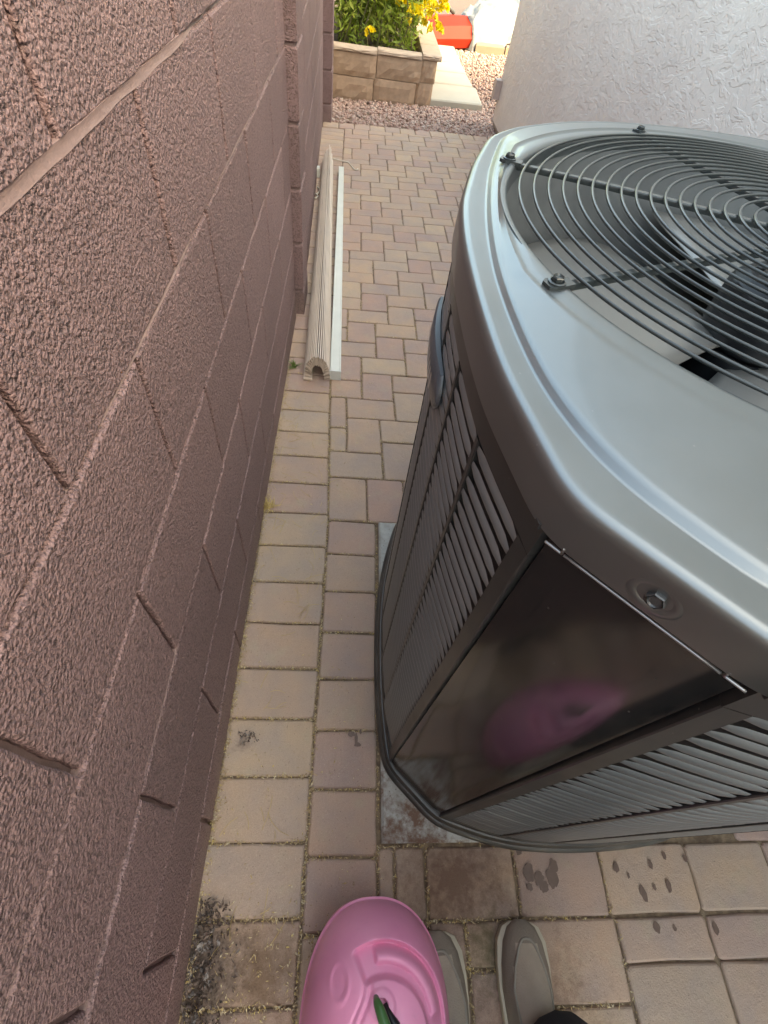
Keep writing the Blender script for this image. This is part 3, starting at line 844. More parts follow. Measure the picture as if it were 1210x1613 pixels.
# ------------------------------------------------------------------ pink pod
POD = thing('plastic_pod', 'pink oval moulded plastic pod with a recessed arc handle on the pavers', 'plastic pod', (.108, -.222, 0))
px, py = .108, -.222; PA, PB, PZ, PH = .125, .168, .145, .30
def pod_height(x, y):
    """top relief in metres as a function of local plan position"""
    ax, ay = x-.003, y-.016
    r = math.hypot(ax, ay); t = math.degrees(math.atan2(ay, ax)); h = 0.
    t2 = t if t > -150 else t+360
    # smooth sunk dial inside the arc
    # grip recess
    ro = .098+.006*math.sin(R_(t2+10)); ri = .064
    win = float(sm(-30, -20, t2)*sm(121, 114, t2))
    h -= .015*win*float(sm(ri-.003, ri+.004, r)*sm(ro+.003, ro-.004, r))
    # grip bar
    winb = float(sm(8, 14, t2)*sm(101, 97, t2)); d = (r-(ro-.016))/.0115
    h += .0125*winb*max(0., 1-d*d)
    # shallow moulded channels running from the grip to the front
    if y < .085:
        cx_ = -.020-.020*float(sm(.07, .02, y))+.010*float(sm(.01, -.05, y)); f_ = float(sm(.085, .07, y))
        h -= f_*(.0030*math.exp(-((x-cx_)/.0030)**2)+.0024*math.exp(-((x-cx_+.011)/.0026)**2))
    if y < .030 and x > .02: h -= .003*math.exp(-((x-.043)/.0028)**2)*float(sm(.030, .018, y))
    # boss
    rb = math.hypot(x+.004, y-.050)
    h += .0025*float(sm(.022, .017, rb))-.012*float(sm(.010, .007, rb))
    # oval dimple
    e = math.hypot((x+.068)/.0125, (y-.074)/.0185)
    h += .0016*math.exp(-((e-1.15)/.2)**2)-.002*float(sm(1., .7, e))
    return h
m = MB(); NR, NTH = 110, 200; rs = []
for i in range(NR+1):
    s_ = i/NR; row = []
    for k in range(NTH):
        a = 2*math.pi*k/NTH; egg = 1-.03*math.sin(a)
        rr_ = s_*(abs(math.cos(a))**2.35+abs(math.sin(a))**2.35)**(-1/2.35); x, y = PA*rr_*math.cos(a)*egg, PB*rr_*math.sin(a)
        zt = PZ+(PH-PZ)*(1-s_**2.6)**(.62)
        hh = pod_height(x, y)*float(sm(1., .9, s_))
        row.append((px+x, py+y, zt+hh))
    rs.append(row)
rs.reverse()
skirt = []
for (k_, z) in ((.93, .004), (.985, .02), (1.0, .06), (1.012, .11), (1.008, .135), (1.022, .139), (1.022, .143)):
    SE = [(abs(math.cos(2*math.pi*k/NTH))**2.35+abs(math.sin(2*math.pi*k/NTH))**2.35)**(-1/2.35)*k_ for k in range(NTH)]
    skirt.append([(px+PA*SE[k]*math.cos(2*math.pi*k/NTH)*(1-.03*math.sin(2*math.pi*k/NTH)), py+PB*SE[k]*math.sin(2*math.pi*k/NTH), z) for k in range(NTH)])
m.rings(skirt+rs[:-1], True, True, False)
ctrv = m.add([rs[-1][0]], [])
base = len(m.v)-1; ring0 = base-NTH
for k in range(NTH): m.f.append((ring0+k, ring0+(k+1) % NTH, base))
obj('body', m, MAT['pink'], POD, auto=55)
zt0 = PH-.004
m = MB()
pts = [(px-0.0130, py+0.0600, zt0-.004), (px-0.0120, py+0.0560, zt0+.012), (px-0.0070, py+0.0460, zt0+.020), (px+0.0000, py+0.0300, zt0+.024), (px+0.0080, py+0.0120, zt0+.024)]
m.tube(pts, [.004, .0062, .0075, .0085, .008], 10); obj('green_lever', m, MAT['green'], POD, smooth=True)
m = MB(); pts = [(px+0.0010, py+0.0520, zt0-.004), (px+0.0070, py+0.0400, zt0+.004), (px+0.0140, py+0.0320, zt0+.008), (px+0.0140, py+0.0160, zt0+.008)]
m.tube(pts, [.004, .006, .008, .008], 8); obj('black_clip', m, MAT['motor'], POD, smooth=True)

# ------------------------------------------------------------------ person behind the camera: only the shoes and one hem are in frame
PER = thing('person', 'person in grey slip-on shoes and charcoal trousers standing by the pink pod', 'person', (.335, -.30, 0))
def shoe(cx, toe_y, yaw):
    L = .285; secs = []
    prof = [(.0, .012, .020, .034), (.012, .030, .036, .044), (.035, .041, .048, .054), (.07, .0475, .051, .064), (.105, .0485, .050, .074), (.14, .0445, .046, .087), (.175, .040, .042, .098), (.21, .038, .040, .100), (.25, .036, .038, .098), (.278, .024, .026, .090), (.285, .012, .014, .080)]
    c, s_ = math.cos(yaw), math.sin(yaw)
    def W(x, y, z): return (cx+c*x-s_*y, toe_y+s_*x+c*y, z)
    up, so, tr = [], [], []
    for (d, hw, sw, hh) in prof:
        up.append([W(hw*math.cos(t)*(1 if abs(math.cos(t)) > .0 else 1), -d, .020+(hh-.020)*max(0, math.sin(t))**.8) for t in np.linspace(0, math.pi, 17)])
        so.append([W(x, -d-(.004 if d < .001 else 0), z) for x, z in ((-sw-.002, .0015), (-sw-.004, .012), (-sw-.003, .021), (-sw+.004, .024), (sw-.004, .024), (sw+.003, .021), (sw+.004, .012), (sw+.002, .0015))])
    m = MB(); m.rings(so, True, True, True); sole = MB(); sole.v, sole.f = m.v, m.f
    m2 = MB(); m2.rings(up, False, False, False)
    for r_ in (up[0], up[-1]): m2.add(r_, [tuple(range(len(r_)))])
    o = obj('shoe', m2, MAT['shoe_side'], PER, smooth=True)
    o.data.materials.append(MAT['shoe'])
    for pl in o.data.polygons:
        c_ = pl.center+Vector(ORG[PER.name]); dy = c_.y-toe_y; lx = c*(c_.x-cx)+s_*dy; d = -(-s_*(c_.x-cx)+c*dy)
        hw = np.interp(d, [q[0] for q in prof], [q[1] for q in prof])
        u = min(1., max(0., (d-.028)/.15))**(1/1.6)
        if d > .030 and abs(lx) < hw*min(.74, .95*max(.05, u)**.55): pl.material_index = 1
    obj('sole', sole, MAT['sole'], o, auto=40)
    # toe band (raised seam running round the vamp)
    m3 = MB(); pts = []
    for t in np.linspace(-.17, .17, 41):
        u = abs(t)/.17; d = .028+.15*u**1.6; hw = np.interp(d, [p[0] for p in prof], [p[1] for p in prof]); hh = np.interp(d, [p[0] for p in prof], [p[3] for p in prof])
        fr = .0 if u == 0 else np.sign(t)*min(.74, .95*u**.55)
        zz = .020+(hh-.020)*(1-fr*fr)**.4
        pts.append(W(hw*fr, -d, zz+.0008))
    m3.tube(pts, .0024, 6); obj('seam', m3, MAT['shoe_trim'], o, smooth=True)
    return o
shoe(.424, -.098, R_(-3)); shoe(.243, -.112, R_(3))
def skin_mesh(name, verts, edges, radii, mat, parent, root=0, sub=1):
    me = bpy.data.meshes.new(name); org = ORG[parent.name]
    me.from_pydata([tuple(np.array(v)-np.array(org)) for v in verts], edges, []); me.materials.append(mat)
    o = bpy.data.objects.new(name, me); COL.objects.link(o); o.parent = parent; ORG[o.name] = org
    md = o.modifiers.new('skin', 'SKIN'); md.use_smooth_shade = True
    for i, r in enumerate(radii):
        sv = me.skin_vertices[0].data[i]; sv.radius = (r, r) if not isinstance(r, tuple) else r; sv.use_root = (i == root)
    md = o.modifiers.new('sub', 'SUBSURF'); md.levels = sub; md.render_levels = sub
    return o
if True:
    hip = (.335, -.50, .96)
    tv = [(.335, -.50, .98), (.335, -.50, .90), (.41, -.47, .82), (.425, -.40, .50), (.436, -.296, .14), (.436, -.288, .078), (.265, -.48, .82), (.25, -.44, .50), (.243, -.345, .13), (.243, -.338, .065)]
    te = [(0, 1), (1, 2), (2, 3), (3, 4), (4, 5), (1, 6), (6, 7), (7, 8), (8, 9)]
    skin_mesh('trousers', tv, te, [.15, .14, .10, .085, .088, .090, .10, .085, .088, .090], MAT['trouser'], PER, 1, 2)
    hv = [(.335, -.50, .97), (.335, -.51, 1.12), (.335, -.52, 1.30), (.335, -.52, 1.42), (.50, -.52, 1.40), (.54, -.55, 1.22), (.17, -.52, 1.40), (.12, -.53, 1.22)]
    skin_mesh('shirt', hv, [(0, 1), (1, 2), (2, 3), (3, 4), (4, 5), (3, 6), (6, 7)], [.155, .15, .155, .09, .07, .06, .07, .06], MAT['shirt'], PER, 2, 2)
    def hand(v, e, r, wrist, d, side, base_i):
        """palm, four fingers and a thumb as skin chains growing from the wrist"""
        d = Vector(d).normalized(); sd_ = Vector(side).normalized()
        palm = Vector(wrist)+d*.05; v.append(tuple(palm)); e.append((base_i, len(v)-1)); r.append((.026, .014)); pi = len(v)-1
        for k, ln in ((-1.5, .062), (-.5, .075), (.5, .08), (1.5, .07)):
            q = palm+d*.035+sd_*k*.019; prev = pi
            for f in (0, .5, 1.):
                p = q+d*ln*f+Vector((0, -.012*f*f, 0)); v.append(tuple(p)); e.append((prev, len(v)-1)); r.append(.009-.002*f); prev = len(v)-1
        prev = pi
        for f in (.35, .7, 1.):
            p = palm-d*.02+sd_*(.03+.035*f)+d*.05*f; v.append(tuple(p)); e.append((prev, len(v)-1)); r.append(.011-.002*f); prev = len(v)-1
    bv = [(.335, -.52, 1.42), (.335, -.505, 1.50), (.335, -.48, 1.58), (.335, -.47, 1.66), (.335, -.475, 1.72), (.50, -.52, 1.39), (.54, -.55, 1.20), (.545, -.53, 1.06), (.545, -.47, .88), (.17, -.52, 1.39), (.12, -.53, 1.20), (.105, -.50, 1.06), (.10, -.44, .88)]
    be = [(0, 1), (1, 2), (2, 3), (3, 4), (0, 5), (5, 6), (6, 7), (7, 8), (0, 9), (9, 10), (10, 11), (11, 12)]
    br = [.06, .055, .08, .095, .07, .05, .045, .04, .03, .05, .045, .04, .03]
    hand(bv, be, br, bv[8], (0, .2, -1), (0, 1, .1), 8); hand(bv, be, br, bv[12], (0, .2, -1), (0, 1, .1), 12)
    skin_mesh('body', bv, be, br, MAT['skin'], PER, 0, 1)
    m = MB(); rs = []
    for z, r in ((1.64, .103), (1.70, .108), (1.75, .09), (1.785, .05)): rs.append([(.335+r*math.cos(k*math.pi/10), -.485+r*1.05*math.sin(k*math.pi/10), z) for k in range(20)])
    m.rings(rs, True, False, True); obj('hair', m, MAT['hair'], PER, smooth=True)

# ------------------------------------------------------------------ vertical blind parts on the paving
def lerp(a, b_, t): return tuple(a[i]+(b_[i]-a[i])*t for i in range(len(a)))
BL = thing('blind_slats', 'bundle of long beige vertical blind slats fanned into an arch on the pavers', 'blind slats', (-.145, 2.8, 0))
n0, n1 = (-.1145, 1.627), (-.199, 3.99)
NS = 22
for i in range(NS):
    f = i/(NS-1); th = math.pi*(1.02-1.04*f)
    def sec(s_, thick):
        ri_ = (.027*s_, .068); ro_ = (.053*s_, .108)
        a = th; c, sn = math.cos(a), max(.0, math.sin(a))
        ia = (ri_[0]*c, .003+ri_[1]*sn**.8); oa = (ro_[0]*c, .003+ro_[1]*sn**.8)
        tx, tz = -(oa[1]-ia[1]), oa[0]-ia[0]; l = math.hypot(tx, tz) or 1; tx, tz = tx/l*thick, tz/l*thick
        bul = .004*(-c)
        mid_ = ((ia[0]+oa[0])/2+bul, (ia[1]+oa[1])/2+.002)
        return [(ia[0]-tx, ia[1]-tz), (mid_[0]-tx, mid_[1]-tz), (oa[0]-tx, oa[1]-tz), (oa[0]+tx, oa[1]+tz), (mid_[0]+tx, mid_[1]+tz), (ia[0]+tx, ia[1]+tz)]
    e0 = random.uniform(-.004, .006); e1 = random.uniform(-.05, .05)+(.06 if .35 < f < .7 else -.03)
    rs = []
    for t in np.linspace(0, 1, 9):
        c0 = lerp(n0, n1, t); s_ = 1-.34*t; y = c0[1]+e0*(1-t)+e1*t; wob = .0012*math.sin(9*t+i)
        rs.append([(c0[0]+x+wob, y, max(.0012, z*(1-.25*t))) for x, z in sec(s_, .0021*(1-.2*t))])
    m = MB(); m.rings(rs, True, True, True); obj('slat', m, MAT['slat'], BL, auto=30)
# lower flat slats lying on either leg
for (dx, z, w_) in ((-.0385, .004, .018), (-.0395, .0085, .017)):
    rs = []
    for t in np.linspace(0, 1, 6):
        c0 = lerp(n0, n1, t); s_ = 1-.34*t
        rs.append([(c0[0]+(dx-w_)*s_, c0[1]-.012*(1-t), z-.0015), (c0[0]+(dx+w_)*s_, c0[1]-.012*(1-t), z-.0015), (c0[0]+(dx+w_)*s_, c0[1]-.012*(1-t), z+.002), (c0[0]+(dx-w_)*s_, c0[1]-.012*(1-t), z+.002)])
    m = MB(); m.rings(rs, True, True, True); obj('slat', m, MAT['slat'], BL, auto=30)
# white head rail: a channel with turned-in edges and an end cap
HR = thing('head_rail', 'long white metal blind head rail lying beside the beige slats', 'blind rail', (-.068, 2.75, 0))
a0, a1 = (-.041, 1.640), (-.102, 3.86)
m = MB(); rs = []
for t in np.linspace(0, 1, 7):
    c0 = lerp(a0, a1, t); s_ = 1-.25*t; h = .045*(1-.2*t); w_ = .0225*s_
    rs.append([(c0[0]+x*w_, c0[1], z*h+.0012) for x, z in ((-1, 0), (1, 0), (1, .96), (.93, 1), (.72, 1), (.68, .965), (-.68, .965), (-.72, 1), (-.93, 1), (-1, .96))])
m.rings(rs, True, True, True); obj('rail', m, MAT['rail'], HR, auto=30)
m = MB(); m.box(a0[0]-.0235, a0[1]-.006, .0008, a0[0]+.0235, a0[1]-.0005, .0455); obj('end_cap', m, m_simple('cap_plastic', (.58, .58, .55), .4, nscale=20), HR)
m = MB(); m.box(a1[0]-.018, a1[1]+.0005, .0008, a1[0]+.018, a1[1]+.005, .0365); obj('end_cap', m, MAT['rail'], HR)
CD = MB(); CD.tube([(-.17, 4.01, .03), (-.12, 4.05, .012), (-.06, 4.06, .004), (-.035, 4.00, .004), (-.02, 3.95, .004), (.0, 3.93, .004), (.012, 3.96, .004)], .004, 6)
tag(obj('cord', CD, MAT['cord'], origin=(-.07, 4, 0), smooth=True), 'thin beige cord curling out past the end of the white rail', 'cord')
m = MB(); m.rings([[(-.262+x, 3.75+y, z) for x, y in ((-.02*k, -.022*k), (.02*k, -.022*k), (.02*k, .022*k), (-.02*k, .022*k))] for k, z in ((.94, .001), (1, .006), (1, .05), (.9, .056))], True, True, True)
tag(obj('white_cap', m, MAT['rail'], origin=(-.262, 3.75, 0)), 'small white plastic block against the foot of the wall', 'plastic block')
m = MB(); m.tube([(-.245, 3.56, .006), (-.225, 3.52, .006), (-.235, 3.46, .006), (-.26, 3.44, .006), (-.265, 3.40, .006), (-.245, 3.38, .006), (-.232, 3.42, .006), (-.246, 3.45, .009)], .0045, 8)
tag(obj('wire_hook', m, MAT['cord'], origin=(-.245, 3.46, 0), smooth=True), 'pale wire hook lying between the wall and the slats', 'hook')

# ------------------------------------------------------------------ planter, gravel, flagstones
PL = thing('planter_wall', 'low two course retaining wall of tan split stone around the flower bed', 'planter wall', (.2, 5.75, 0))
def stone(x0, y0, z0, x1, y1, z1, mat, seed, rough=.006, parent=PL, name='stone'):
    rr = random.Random(seed); nx, nz = 7, 4; m = MB()
    # split front face (towards -y)
    rs = []
    for k in range(nz+1):
        r = []
        for i in range(nx+1):
            e = 0 if (i in (0, nx) or k in (0, nz)) else 1
            r.append((x0+(x1-x0)*i/nx, y0-e*rr.uniform(0, rough*2)+(0 if e else .006), z0+(z1-z0)*k/nz))
        rs.append(r)
    m.rings(rs, False)
    back = [(x0, y1, z0), (x1, y1, z0), (x1, y1, z1), (x0, y1, z1)]
    n = m.add(back, []); A_, B_, C_, D_ = 0, nx, (nz)*(nx+1)+nx, nz*(nx+1)
    m.f.append(tuple([D_+i for i in range(nx+1)]+[n+2, n+3]))       # top
    m.f.append((n, n+1, n+2, n+3))
    m.f.append(tuple([n]+[k*(nx+1) for k in range(nz+1)][::1]+[n+3]))
    m.f.append(tuple([n+3][:0]+[k*(nx+1)+nx for k in range(nz+1)][::-1]+[n+1, n+2][:2]))
    return obj(name, m, mat, parent)
def row(y_of, xs, z0, z1, dep, mat, seed):
    for i, (a, b_) in enumerate(zip(xs[:-1], xs[1:])):
        stone(a+.003, y_of((a+b_)/2), z0+.002, b_-.003, y_of((a+b_)/2)+dep, z1-.002, mat, seed+i)
yo = lambda x: 5.575+.13*(x+.25)
row(yo, [-.27, .115, .50], -.03, .155, .20, MAT['pblock'], 1)
row(lambda x: yo(x)+.015, [-.27, .13, .53], .155, .31, .20, MAT['pblock'], 20)
row(lambda x: yo(x)+.008, [-.27, .13, .525], .31, .345, .13, MAT['pcap'], 40)
stone(.505, 5.70, -.03, .655, 7.2, .155, MAT['pblock'], 60); stone(.53, 5.71, .157, .665, 7.2, .31, MAT['pblock'], 61)
for k in range(4): stone(.53, 5.70+.40*k, .312, .70, 5.70+.40*k+.392, .35, MAT['pcap'], 70+k)
m = MB(); m.add([(-.9, 5.70, .24), (.56, 5.74, .24), (.60, 9.5, .24), (-.9, 9.5, .24)], [(0, 1, 2, 3)])
tag(obj('soil', m, MAT['soil']), kind='structure')

# flagstones
tops = [(.640, 1.155, 5.73, 6.30), (.650, 1.13, 6.33, 6.78), (.665, 1.125, 6.82, 7.24), (.685, 1.125, 7.28, 7.66), (.70, 1.12, 7.70, 8.08)]
names_ = ['cream flagstone nearest the paved strip, split by a hairline crack', 'cream flagstone second from the paved strip', 'cream flagstone third from the paved strip, in the middle of the row', 'cream flagstone fourth from the paved strip', 'cream flagstone farthest along the row, touching the red vinyl end']
for (x0, x1, y0, y1), lb in zip(tops, names_):
    m = MB(); jj = [random.uniform(-.012, .012) for _ in range(8)]
    def rg(ins, z): return [(x0+ins+jj[0], y0+ins+jj[1]-.02, z), (x1-ins+jj[2], y0+ins+jj[3]+.03, z), (x1-ins+jj[4], y1-ins+jj[5]+.03, z), (x0+ins+jj[6], y1-ins+jj[7]-.02, z)]
    m.rings([rg(0, -.03), rg(0, .045), rg(.012, .055)], True, False, True)
    tag(obj('flagstone', m, MAT['slab'], origin=((x0+x1)/2, (y0+y1)/2, 0)), lb, 'flagstone', 'cream flagstones beside the planter')

# gravel
def ico():
    t = (1+5**.5)/2
    v = np.array([(-1,t,0),(1,t,0),(-1,-t,0),(1,-t,0),(0,-1,t),(0,1,t),(0,-1,-t),(0,1,-t),(t,0,-1),(t,0,1),(-t,0,-1),(-t,0,1)], float); v /= np.linalg.norm(v[0])
    f = np.array([(0,11,5),(0,5,1),(0,1,7),(0,7,10),(0,10,11),(1,5,9),(5,11,4),(11,10,2),(10,7,6),(7,1,8),(3,9,4),(3,4,2),(3,2,6),(3,6,8),(3,8,9),(4,9,5),(2,4,11),(6,2,10),(8,6,7),(9,8,1)])
    return v, f
iv, iff = ico()
def scatter_stones(pts, size):
    n = len(pts); V = np.repeat(iv[None], n, 0)*(1+rng.uniform(-.28, .28, (n, 12, 1)))
    sc3 = size[:, None]*rng.uniform(.65, 1.25, (n, 3)); sc3[:, 2] *= .8; V = V*sc3[:, None, :]
    a = rng.uniform(0, 6.283, n); c, s_ = np.cos(a), np.sin(a)
    X = V[..., 0]*c[:, None]-V[..., 1]*s_[:, None]; Yy = V[..., 0]*s_[:, None]+V[..., 1]*c[:, None]
    V = np.stack([X, Yy, V[..., 2]], -1)+pts[:, None, :]
    Fc = iff[None]+(np.arange(n)*12)[:, None, None]
    return V.reshape(-1, 3), Fc.reshape(-1, 3)
pp = []
def fill(x0, x1, y0, y1, dens, test=lambda x, y: True):
    n = int((x1-x0)*(y1-y0)*dens)
    for _ in range(n):
        x, y = random.uniform(x0, x1), random.uniform(y0, y1)
        if test(x, y): pp.append((x, y, random.uniform(-.02, .004)))
edge = lambda x: place(.3, vtop+.2)[1]+.10*(x-.25)-.005
fill(-.34, 1.2, 4.9, 5.9, 4200, lambda x, y: y > edge(x) and not (y > yo(x)-.0 and x < .66))
fill(.62, 1.19, 5.4, 8.4, 1500, lambda x, y: y > edge(x))
fill(1.1, 2.3, 5.3, 9.6, 2600, lambda x, y: not (x < 1.19 and y < 5.4) and not (x > 1.19 and y < HY))
pp = np.array(pp); Vg, Fg = scatter_stones(pp, rng.uniform(.009, .018, len(pp)))
o = bpy.data.objects.new('gravel', np_mesh('gravel', Vg, Fg, MAT['gravel'])); COL.objects.link(o); o['kind'] = 'stuff'
m = MB(); m.add([(-.5, 4.9, -.022), (2.6, 4.9, -.022), (4.5, 14, -.022), (-.5, 14, -.022)], [(0, 1, 2, 3)])
tag(obj('gravel_bed', m, m_simple('gravel_fines', (.085, .056, .047), .95, nscale=70, namt=.5, bump=.9, bscale=70)), kind='structure')

# red and white roll
RW = thing('fabric_roll', 'roll of crumpled white sheeting with a red faceted vinyl end on the gravel', 'fabric roll', (1.6, 9.2, 0))
ax0, ax1 = Vector((.62, 8.10, 0)), Vector((1.28, 8.48, 0)); dd = (ax1-ax0).normalized(); nn = Vector((-dd.y, dd.x, 0))
sec_ = [(-.16, .02), (-.195, .11), (-.15, .22), (-.02, .285), (.14, .27), (.21, .18), (.19, .05), (.12, .01)]
m = MB(); rs = []
for t in np.linspace(0, 1, 9):
    c0 = ax0.lerp(ax1, t); k = .86+.14*math.sin(math.pi*min(1, t*1.2)*.5) if t < .9 else 1.0
    k *= (.80 if t == 0 else 1)
    rs.append([tuple(c0+nn*x*k+Vector((0, 0, z*k+.005))) for x, z in sec_])
m.rings(rs, True, True, True); obj('red_end', m, MAT['red'], RW, auto=25)
m = MB(); rs = []
bx1 = Vector((2.55, 10.9, 0))
st = ax0.lerp(ax1, .97)
for i, t in enumerate(np.linspace(0, 1, 40)):
    c0 = st.lerp(bx1, t); wd = .23+.55*t**.9; ht = .31+.05*math.sin(5*t); r = []
    for k in range(28):
        a = math.pi*(k/27); x = -math.cos(a)*wd; z = max(.004, math.sin(a)**.75*ht)
        cr = .06*mnoise.noise(Vector((t*9, a*2.2, 3)))+.035*mnoise.noise(Vector((t*26, a*5, 9)))
        r.append(tuple(c0+nn*(x+cr*.6)+Vector((0, 0, max(.003, z+cr)))))
    rs.append(r)
m.rings(rs, False, True, True); obj('white_sheet', m, MAT['white'], RW, smooth=True)
m = MB()
q0 = ax0.lerp(ax1, .28)+nn*.12+Vector((0, 0, .29))
m.tube([tuple(q0), tuple(q0+dd*.10+Vector((0, 0, .05))), tuple(q0+dd*.2+Vector((0, 0, .02))), tuple(q0+dd*.3+Vector((0, 0, .06))), tuple(q0+dd*.42)], .022, 6); obj('strap', m, MAT['dark'], RW, smooth=True)
for i, (x0, y0, x1, y1, lb) in enumerate(((1.42, 8.28, 1.80, 8.42, 'tan edging stone on the gravel just below the white sheeting'), (1.83, 8.40, 2.05, 8.50, 'short tan edging stone beside the stucco corner'))):
    m = MB(); m.rings([[(x0+k, y0+k, z), (x1-k, y0+.06+k, z), (x1-k, y1+.06-k, z), (x0+k, y1-k, z)] for k, z in ((0, -.03), (0, .07), (.012, .082))], True, False, True)
    tag(obj('edging_stone', m, MAT['edging'], origin=((x0+x1)/2, (y0+y1)/2, 0)), lb, 'edging stone', 'tan edging stones on the gravel')

# ------------------------------------------------------------------ fence beyond the wall
FE = thing('board_fence', 'weathered grey board fence running on beyond the end pier', 'fence', (-.5, 7, 0))
for k in range(24):
    t = k/24; x = -.30-.33*t*1.4; y = 5.15+4.3*t
    m = MB(); th_ = .012 if k % 2 else .024
    m.box(x-.02, y, -.03, x+th_, y+.165, 1.85+random.uniform(-.01, .01)); obj('board', m, MAT['fence'], FE)
for k in range(3):
    y = 5.9+1.5*k; x = -.30-.33*(y-5.15)/4.3*1.4
    m = MB(); m.box(x-.02, y, -.03, x+.07, y+.09, 1.9); obj('post', m, MAT['fence'], FE)

# ------------------------------------------------------------------ shrub with yellow flowers
SH = thing('flowering_shrub', 'bushy green shrub with yellow flowers growing out of the stone planter', 'shrub', (.25, 6.5, .24))
LV, LF = [], []
def leaf_quads(P, D, L, W, rngg):
    """lance leaves at P pointing along D"""
    n = len(P); up = rngg.normal(size=(n, 3)); S = np.cross(D, up); S /= np.linalg.norm(S, axis=1)[:, None]+1e-9
    U = np.cross(S, D)
    L = L[:, None]; W = W[:, None]
    v = np.stack([P, P+D*L*.45+S*W, P+D*L-U*L*.15, P+D*L*.45-S*W, P+D*L*.5+U*W*.5], 1)
    f = np.array([(0, 1, 4), (1, 2, 4), (2, 3, 4), (3, 0, 4)])
    return v.reshape(-1, 3), (f[None]+(np.arange(n)*5)[:, None, None]).reshape(-1, 3)
stems = MB(); Ps, Ds = [], []; tips = []
rs_ = random.Random(5)
for k in range(120):
    bx, by = rs_.uniform(-.24, .50), rs_.uniform(5.95, 7.6)
    lean = Vector((rs_.uniform(-.28, .36), rs_.uniform(-.34, .25), 1)).normalized(); H = rs_.uniform(.5, 1.35)
    if by < 6.15: H *= .6
    pts = [Vector((bx, by, .235))+lean*H*t+Vector((.12*lean.x*t*t*H, .16*lean.y*t*t*H, -.10*t*t*H)) for t in np.linspace(0, 1, 6)]
    stems.tube(pts, [.009, .008, .007, .006, .004, .002], 5, False)
    tips.append(pts[-1]); 
    for _ in range(int(95*H)):
        t = rs_.uniform(.12, 1)**.8; i = min(4, int(t*5)); p = pts[i].lerp(pts[i+1], t*5-i)
        Ps.append(tuple(p+Vector((rs_.gauss(0, .05), rs_.gauss(0, .05), rs_.gauss(0, .04)))))
        d = Vector((rs_.gauss(0, 1), rs_.gauss(0, 1), rs_.gauss(.15, .8))).normalized(); Ds.append(tuple(d))
obj('stem', stems, MAT['stem'], SH, smooth=True)
V, Fq = leaf_quads(np.array(Ps), np.array(Ds), rng.uniform(.05, .11, len(Ps)), rng.uniform(.007, .014, len(Ps)), rng)
V -= np.array(ORG[SH.name])
o = bpy.data.objects.new('leaves', np_mesh('leaves', V, Fq, MAT['leaf'])); COL.objects.link(o); o.parent = SH; o['kind'] = 'stuff'
# flower head: five bells of five flared petals
def flower_mesh():
    m = MB()
    for b_ in range(7):
        d = Vector((rs_.gauss(0, 1), rs_.gauss(-.3, 1), rs_.uniform(.1, 1))).normalized(); q = d.to_track_quat('Z', 'Y'); c = d*.028
        rg = lambda r, h: [tuple(c+q @ Vector((r*(1+.28*math.cos(5*a))*math.cos(a), r*(1+.28*math.cos(5*a))*math.sin(a), h))) for a in [2*math.pi*k/15 for k in range(15)]]
        m.rings([rg(.005, 0), rg(.009, .02), rg(.024, .034)], True)
    return mesh_of('flower', m, MAT['petal'])
fms = [flower_mesh() for _ in range(3)]
spots = []
for t in tips:
    if t.x > .40 or rs_.random() < .16: spots.append(tuple(t))
for _ in range(46):
    spots.append((rs_.gauss(.60, .07), rs_.uniform(5.95, 7.3), rs_.uniform(.42, 1.45)))
for x, y, z in ((.06, 5.86, .40), (.30, 5.95, .62), (.42, 5.95, .75), (.62, 5.80, .48), (.57, 5.88, .60), (.64, 5.95, .66), (.22, 6.0, .95), (.0, 6.1, .98), (.36, 5.95, .98)): spots.append((x, y, z))
for i, s_ in enumerate(spots): inst('flower', fms[i % 3], SH, s_, (rs_.uniform(-.5, .5), rs_.uniform(-.5, .5), rs_.uniform(0, 6)), [rs_.uniform(.8, 1.25)]*3)

# small seedling in the bed, weed in the paving joint, dry tuft
def tuft(name, x, y, z, n, h, mat, label, cat, spread=.6, w_=.0022):
    m = MB()
    for _ in range(n):
        a = random.uniform(0, 6.283); sp = random.uniform(.1, spread); hh = h*random.uniform(.5, 1)
        p = Vector((x+random.gauss(0, .008), y+random.gauss(0, .008), z)); d = Vector((math.cos(a)*sp, math.sin(a)*sp, 1-.5*sp)).normalized(); s_ = Vector((-math.sin(a), math.cos(a), 0))*w_
        p1 = p+d*hh*.55; p2 = p+d*hh+Vector((0, 0, -.18*hh*sp))
        m.add([p-s_, p+s_, p1+s_*.8, p2, p1-s_*.8], [(0, 1, 2, 4), (4, 2, 3)])
    return tag(obj(name, m, mat, origin=(x, y, z)), label, cat)
tuft('weed', -.215, 1.70, 0, 26, .055, MAT['grass'], 'small green weed in the paving joint at the foot of the wall', 'weed', 1.2)
tuft('dry_grass', -.232, .955, 0, 60, .05, MAT['straw'], 'tuft of dry yellow straw against the wall beside the pavers', 'dry grass', 1.6, .0013)
tuft('seedling', .0, 5.95, .24, 40, .14, MAT['grass'], 'low green seedling in the dark soil at the left of the bed', 'seedling', 1.0, .006)

